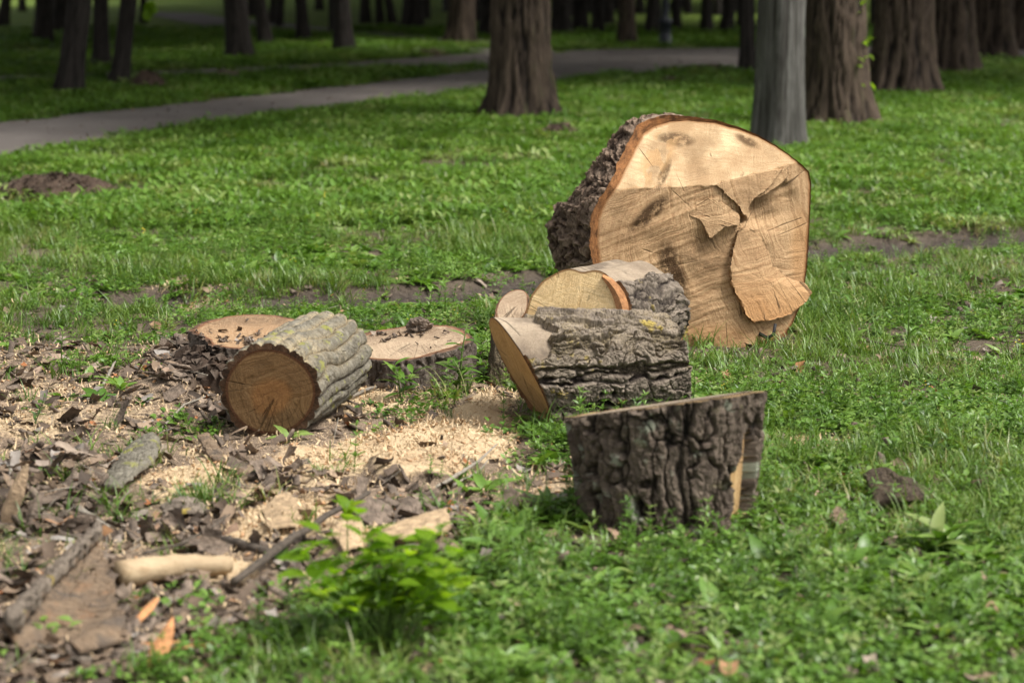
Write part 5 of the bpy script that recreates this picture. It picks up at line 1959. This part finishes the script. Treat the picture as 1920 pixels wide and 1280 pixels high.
br = branch('pale debarked branch with round sawn end, lying at the lower left', [(222, 1098), (330, 1085), (432, 1078)], [.034, .031, .022], 'wood_bare_branch' if False else 'tan_fibre', [.035, .033, .028], n=20, jit=.03, seed=3, wob=.3)
t = NT('pale_branch')
o_ = t.obj()
colp = t.mix(t.maprange(t.noise(t.mapping(o_, (6, 40, 40)), 1, 4), .3, .7), (.27, .195, .115), (.42, .32, .20))
colp = t.mix(t.maprange(t.noise(o_, 22, 4), .55, .7, 0, .7), colp, (.27, .17, .085))
M['pale_branch'] = t.done(t.bsdf(colp, .8, t.bump(t.noise(o_, 90, 4), .4, .006), .2))
br.children[0].data.materials[0] = M['pale_branch']
branch('long dark stick slanting up across the sawdust behind the bush', [(440, 1112), (520, 1062), (600, 1012), (692, 962)], [.010, .011, .009, .006], 'twig', [.03, .045, .055, .06], seed=5)
branch('dark bark covered branch piece left of the sawdust patch', [(400, 1018), (455, 1032), (512, 1050)], [.013, .014, .012], 'twig', [.014, .016, .014], seed=6)
branch('thin bent twig above the pale branch', [(268, 1052), (340, 1040), (395, 1018), (432, 998)], [.004, .004, .0035, .002], 'twig', [.02, .03, .04, .05], seed=7)
branch('short grey twig with lichen under the pale branch', [(280, 1142), (325, 1136), (368, 1140)], [.009, .010, .008], 'greytwig', [.01, .012, .01], seed=8)
branch('forked grey twig right of the round sawdust mound', [(795, 934), (850, 912), (895, 890), (932, 862)], [.005, .006, .005, .002], 'greytwig', [.012, .03, .04, .05], seed=9)
branch('thin grey twig parallel to the forked one', [(815, 932), (860, 915), (900, 897), (915, 880)], [.003, .004, .003, .002], 'greytwig', [.008, .02, .025, .03], seed=10)
branch('weathered stick lying along the bark heap at the left', [(150, 975), (185, 992), (230, 1016)], [.012, .010, .006], 'greytwig', [.03, .02, .012], seed=11)
branch('straight twig reaching right from under the pale stump', [(655, 752), (690, 735), (735, 722)], [.007, .006, .004], 'greytwig', [.012, .012, .012], seed=12)
branch('thin straw coloured twig left of the short round log', [(300, 785), (345, 765), (392, 744)], [.004, .004, .003], 'greytwig', [.01, .02, .03], seed=13)
branch('small black twig on the grass right of the great log', [(1625, 646), (1655, 654), (1700, 656)], [.005, .006, .004], 'twig', [.015, .02, .015], seed=14)
branch('grey twig standing out of the sawdust, far left', [(193, 728), (205, 715), (217, 703)], [.006, .006, .004], 'greytwig', [.01, .03, .05], seed=15)


def sliver(label, pts, widths, mat, lifts, seed, name='wood_splinter'):
    P_ = [GP(u, v, l) for (u, v), l in zip(pts, lifts)]
    d = (P_[-1] - P_[0]).normalized()
    s_ = d.cross(Vector((0, -.5, 1))).normalized()
    nn_ = s_.cross(d)
    V, Fc = [], []
    r_ = random.Random(seed)
    for k, p in enumerate(P_):
        w = widths[k]
        for a_, b_ in ((-1, 0), (-.2, .35), (1, .1), (.2, -.25)):
            V.append(tuple(p + s_ * a_ * w * r_.uniform(.8, 1.2) + nn_ * b_ * w - P_[0]))
    for k in range(len(P_) - 1):
        for j in range(4):
            Fc.append((k * 4 + j, k * 4 + (j + 1) % 4, k * 4 + 4 + (j + 1) % 4, k * 4 + 4 + j))
    Fc += [(3, 2, 1, 0), tuple(4 * (len(P_) - 1) + j for j in range(4))]
    return tag(obj(name, mesh_of(name, V, Fc, M[mat], False), None, tuple(P_[0])), label, 'splinter', None, 'thing')


sliver('fibrous tan bark slab leaning upright at the left edge', [(4, 992), (18, 992), (34, 994), (48, 994), (56, 994)], [.030, .036, .032, .020, .006], 'tan_slab', [-.02, .05, .11, .155, .185], 31, 'bark_slab')
sliver('broken dark bark shard beside the upright tan slab', [(50, 985), (66, 985), (80, 985)], [.02, .022, .008], 'barkbit', [.0, .06, .10], 32, 'bark_slab')
sliver('upright orange splinter pointing up at the lower left', [(283, 1262), (300, 1232), (312, 1210), (325, 1190)], [.018, .022, .016, .002], 'inner_bark', [.01, .02, .03, .045], 1)
sliver('broad orange chip right of the curled bark', [(258, 1180), (275, 1165), (296, 1148)], [.010, .014, .006], 'inner_bark', [.02, .03, .035], 4)
sliver('reddish flat splinter low beside the pale bush', [(265, 1218), (330, 1222), (402, 1216)], [.008, .015, .006], 'inner_bark', [.012, .015, .01], 5)

bark_plate('bark_slab', 'crumpled dry bark piece lying alone in the grass at right', [(1618, 918), (1650, 912), (1690, 926), (1752, 932), (1748, 952), (1690, 962), (1640, 958)], .014, .035, 21, 'bark_speck', 'tan_fibre', .012, (.05, .05, 0))
bark_plate('bark_slab', 'small pale wood chip in the grass near the dry bark piece', [(1553, 984), (1565, 968), (1582, 972), (1592, 988), (1570, 996)], .008, .006, 22, 'tan_fibre', 'tan_fibre', .02, (.05, .1, 0))
bark_plate('dry_leaf', 'pale dry leaf in the grass at the lower right', [(1632, 1212), (1645, 1184), (1668, 1180), (1676, 1200), (1655, 1222)], .002, .006, 23, 'barkbit', 'tan_fibre', .012, (.05, .1, 0), cat='leaf')
bark_plate('dry_leaf', 'curled tan leaf right of the pale one, lower right', [(1716, 1210), (1735, 1192), (1758, 1196), (1760, 1214), (1738, 1222)], .002, .012, 24, 'barkbit', 'tan_fibre', .012, (.05, -.1, 0), cat='leaf')
bark_plate('bark_slab', 'tan bark shard tilted in the sawdust below the short round log', [(368, 846), (392, 842), (416, 862), (424, 878), (400, 874)], .006, .008, 25, 'tan_fibre', 'tan_fibre', .02, (.1, .1, 0))
bark_plate('bark_slab', 'dark flake of bark on the leaf heap behind the bush', [(655, 985), (690, 972), (735, 978), (742, 998), (700, 1010)], .006, .014, 26, 'barkbit', 'tan_fibre', .02, (.12, .1, 0))
bark_plate('bark_slab', 'grey bark flake standing tilted beside the twigs', [(735, 990), (765, 972), (790, 980), (785, 1005), (750, 1012)], .006, .010, 27, 'barkbit', 'tan_fibre', .02, (.15, -.1, 0))

# scattered larger bark flakes: one group of alike pieces
FLK = [mesh_of('bark_flake', *crumple(.10 + .02 * k, .065, 70 + k, .022), M['barkbit'], False) for k in range(5)]
rs = random.Random(77)
zones = [((90, 950), (110, 55), 26, 'on the bark heap at the left edge'), ((370, 705), (80, 45), 22, 'piled against the tan topped stump'), ((110, 1150), (120, 60), 18, 'around the big curled bark trough'), ((740, 960), (140, 35), 18, 'between the round sawdust mound and the bush'),
         ((560, 890), (130, 22), 14, 'just below the short round log'), ((330, 1010), (160, 35), 14, 'just above the pale debarked branch'), ((250, 780), (130, 30), 10, 'left of the short round log'), ((1010, 950), (60, 22), 6, 'left of the standing log foot')]
for (u, v), (su, sv), cnt, where in zones:
    for i in range(cnt):
        p = GP(u + rs.uniform(-1, 1) * su, v + rs.uniform(-1, 1) * sv, rs.uniform(.008, .03))
        if not clear(np.array([p.x]), np.array([p.y]))[0]:
            continue
        s_ = rs.uniform(.4, 1.0)
        o = obj('bark_flake', FLK[rs.randrange(5)], None, tuple(p), (rs.gauss(.25, .45), rs.gauss(0, .45), rs.uniform(0, 6.28)), (s_, s_, s_))
        tag(o, 'dark curled bark flake ' + where, 'bark', 'loose bark flakes ' + where, 'thing')

# ------------------------------------------------------------------ single plants that stand out
BL = []
for k in range(4):
    v_, f_ = leaf_blade(.07, .04 + .004 * k, .22, .25 + .1 * k, 7)
    BL.append(mesh_of('leaf', v_, f_, M['bushleaf']))
NL = []
for k in range(3):
    v_, f_ = leaf_blade(.07, .017 + .002 * k, .3, .25 + .12 * k, 6)
    NL.append(mesh_of('leaf', v_, f_, M['weed']))


def plant(name, label, base, stems, leaves, cat, seed, cap=300):
    """stems: list of (top offset, bend); leaves(k, rs) -> per stem list of (t, scale, el)"""
    rs_ = random.Random(seed)
    root = thing(name, tuple(base), label, cat)
    for (dx, dy, dz), rad in stems:
        top = Vector((dx, dy, dz))
        mid = top * .5 + Vector((dx * -.12, dy * -.12, dz * .08))
        v, f = tube([(0, 0, -.02), tuple(mid * .55), tuple(mid), tuple(top)], [rad, rad * .9, rad * .75, rad * .4], 6)
        ofs = Vector((rs_.gauss(0, .02), rs_.gauss(0, .015), 0)) if len(stems) > 2 else Vector((0, 0, 0))
        st_o = obj('stem', mesh_of('stem', v, f, M['stem']), root, ofs)
        a = rs_.uniform(0, 6.28)
        for t_, sc, el in leaves(rs_):
            p = (mid * (2 * t_) if t_ < .5 else mid.lerp(top, (t_ - .5) * 2)) 
            a += 2.4 + rs_.uniform(-.5, .5)
            me = (BL if cat == 'bush' else NL)[rs_.randrange(3)]
            m = rotm(a, el + rs_.uniform(-.25, .35), p, rs_.uniform(-.3, .3))
            o = obj('leaf', me, st_o)
            o.matrix_local = m @ Matrix.Scale(sc, 4)
    return root


rs = random.Random(3)
stems = []
for k in range(24):
    a = rs.uniform(0, 6.28)
    q = rs.random() ** .6
    stems.append(((math.cos(a) * .22 * q + rs.gauss(0, .01), math.sin(a) * .15 * q, rs.uniform(.11, .24) * (1.15 - .3 * q)), .0028))
stems += [((-.10, .03, .31), .003), ((.11, .03, .27), .003), ((-.15, .0, .27), .003), ((-.16, -.03, .23), .003), ((-.08, .02, .25), .003), ((.03, .02, .27), .003), ((.15, .01, .28), .003), ((.17, -.02, .23), .003), ((-.02, -.02, .24), .003)]
bp_ = GP(728, 1218)
plant('bush', 'bright green leafy sapling bush in the foreground, blurred', bp_, stems,
      lambda r_: [(t_, r_.uniform(.4, 1.25), .5) for t_ in (.55, .72, .84, .93, 1.0)], 'bush', 4)
p = GP(652, 1045)
plant('weed_plant', 'thin sprig with yellow-green leaves rising above the bush, at left of centre', p, [((.0, -.02, .14), .002)], lambda r_: [(t_, .75, .9) for t_ in (.7, .8, .88, .95, 1.0)], 'bush', 14)
p = GP(930, 1050)
plant('weed_plant', 'dark drooping sprig standing in front of the litter, right of the bush', p, [((.005, 0, .14), .002), ((-.02, 0, .10), .002)], lambda r_: [(t_, .6, .6) for t_ in (.5, .6, .7, .8, .9, 1.0)], 'weed', 15)
p = GP(868, 738)
plant('weed_plant', 'tall green weed with lance leaves beside the pale stump', p, [((.03, 0, .25), .004), ((-.03, -.02, .13), .003), ((.03, -.04, .10), .003)], lambda r_: [(t_, r_.uniform(1.1, 1.7) * (1.1 - .5 * t_), .45) for t_ in (.2, .3, .4, .5, .6, .7, .78, .86, .94, 1)], 'weed', 16)
p = GP(752, 752)
plant('weed_plant', 'small leafy weed growing in front of the pale stump', p, [((-.02, -.02, .13), .003), ((.04, 0, .10), .0025)], lambda r_: [(t_, r_.uniform(.9, 1.3), .5) for t_ in (.2, .35, .5, .65, .75, .85, .93, 1)], 'weed', 17)
p = GP(115, 692)
plant('weed_plant', 'upright weed with whorled leaves standing in the sawdust at left', p, [((.01, 0, .15), .003)], lambda r_: [(t_, r_.uniform(.6, .9), .6) for t_ in (.2, .3, .4, .5, .55, .6, .66, .72, .78, .84, .9, .95, 1)], 'weed', 18)
p = GP(1702, 640)
plant('weed_plant', 'tall thin weed with narrow leaves on the lawn right of the great log', p, [((.01, 0, .26), .003)], lambda r_: [(t_, r_.uniform(.6, 1.0), .8) for t_ in (.45, .5, .55, .6, .65, .7, .74, .78, .82, .86, .9, .94, .97, 1)], 'weed', 19)
p = GP(1575, 612)
plant('weed_plant', 'bushy narrow leaved weed close to the right side of the great log', p, [((.0, 0, .16), .003), ((.05, 0, .12), .003)], lambda r_: [(t_, r_.uniform(.6, .95), .7) for t_ in (.3, .4, .5, .6, .68, .75, .82, .88, .94, 1)], 'weed', 20)
p = GP(1775, 1040)
plant('weed_plant', 'broad leaved plantain rosette on the lawn at right', p, [((.0, 0, .03), .004), ((.01, 0, .04), .004), ((-.01, 0, .035), .004)], lambda r_: [(t_, r_.uniform(1.4, 2.1), .7) for t_ in (.5, .7, .85, 1)], 'weed', 21)
p = face_pt(1262, 612)[0] - np.array((0, .05, 0))
plant('weed_plant', 'little green sprig in front of the foot of the great log', (p[0] - .03, p[1], gz1(p[0], p[1])), [((.05, 0, .19), .0018)], lambda r_: [(t_, .45, .5) for t_ in (.75, .8, .85, .9, .95, 1)], 'weed', 22)
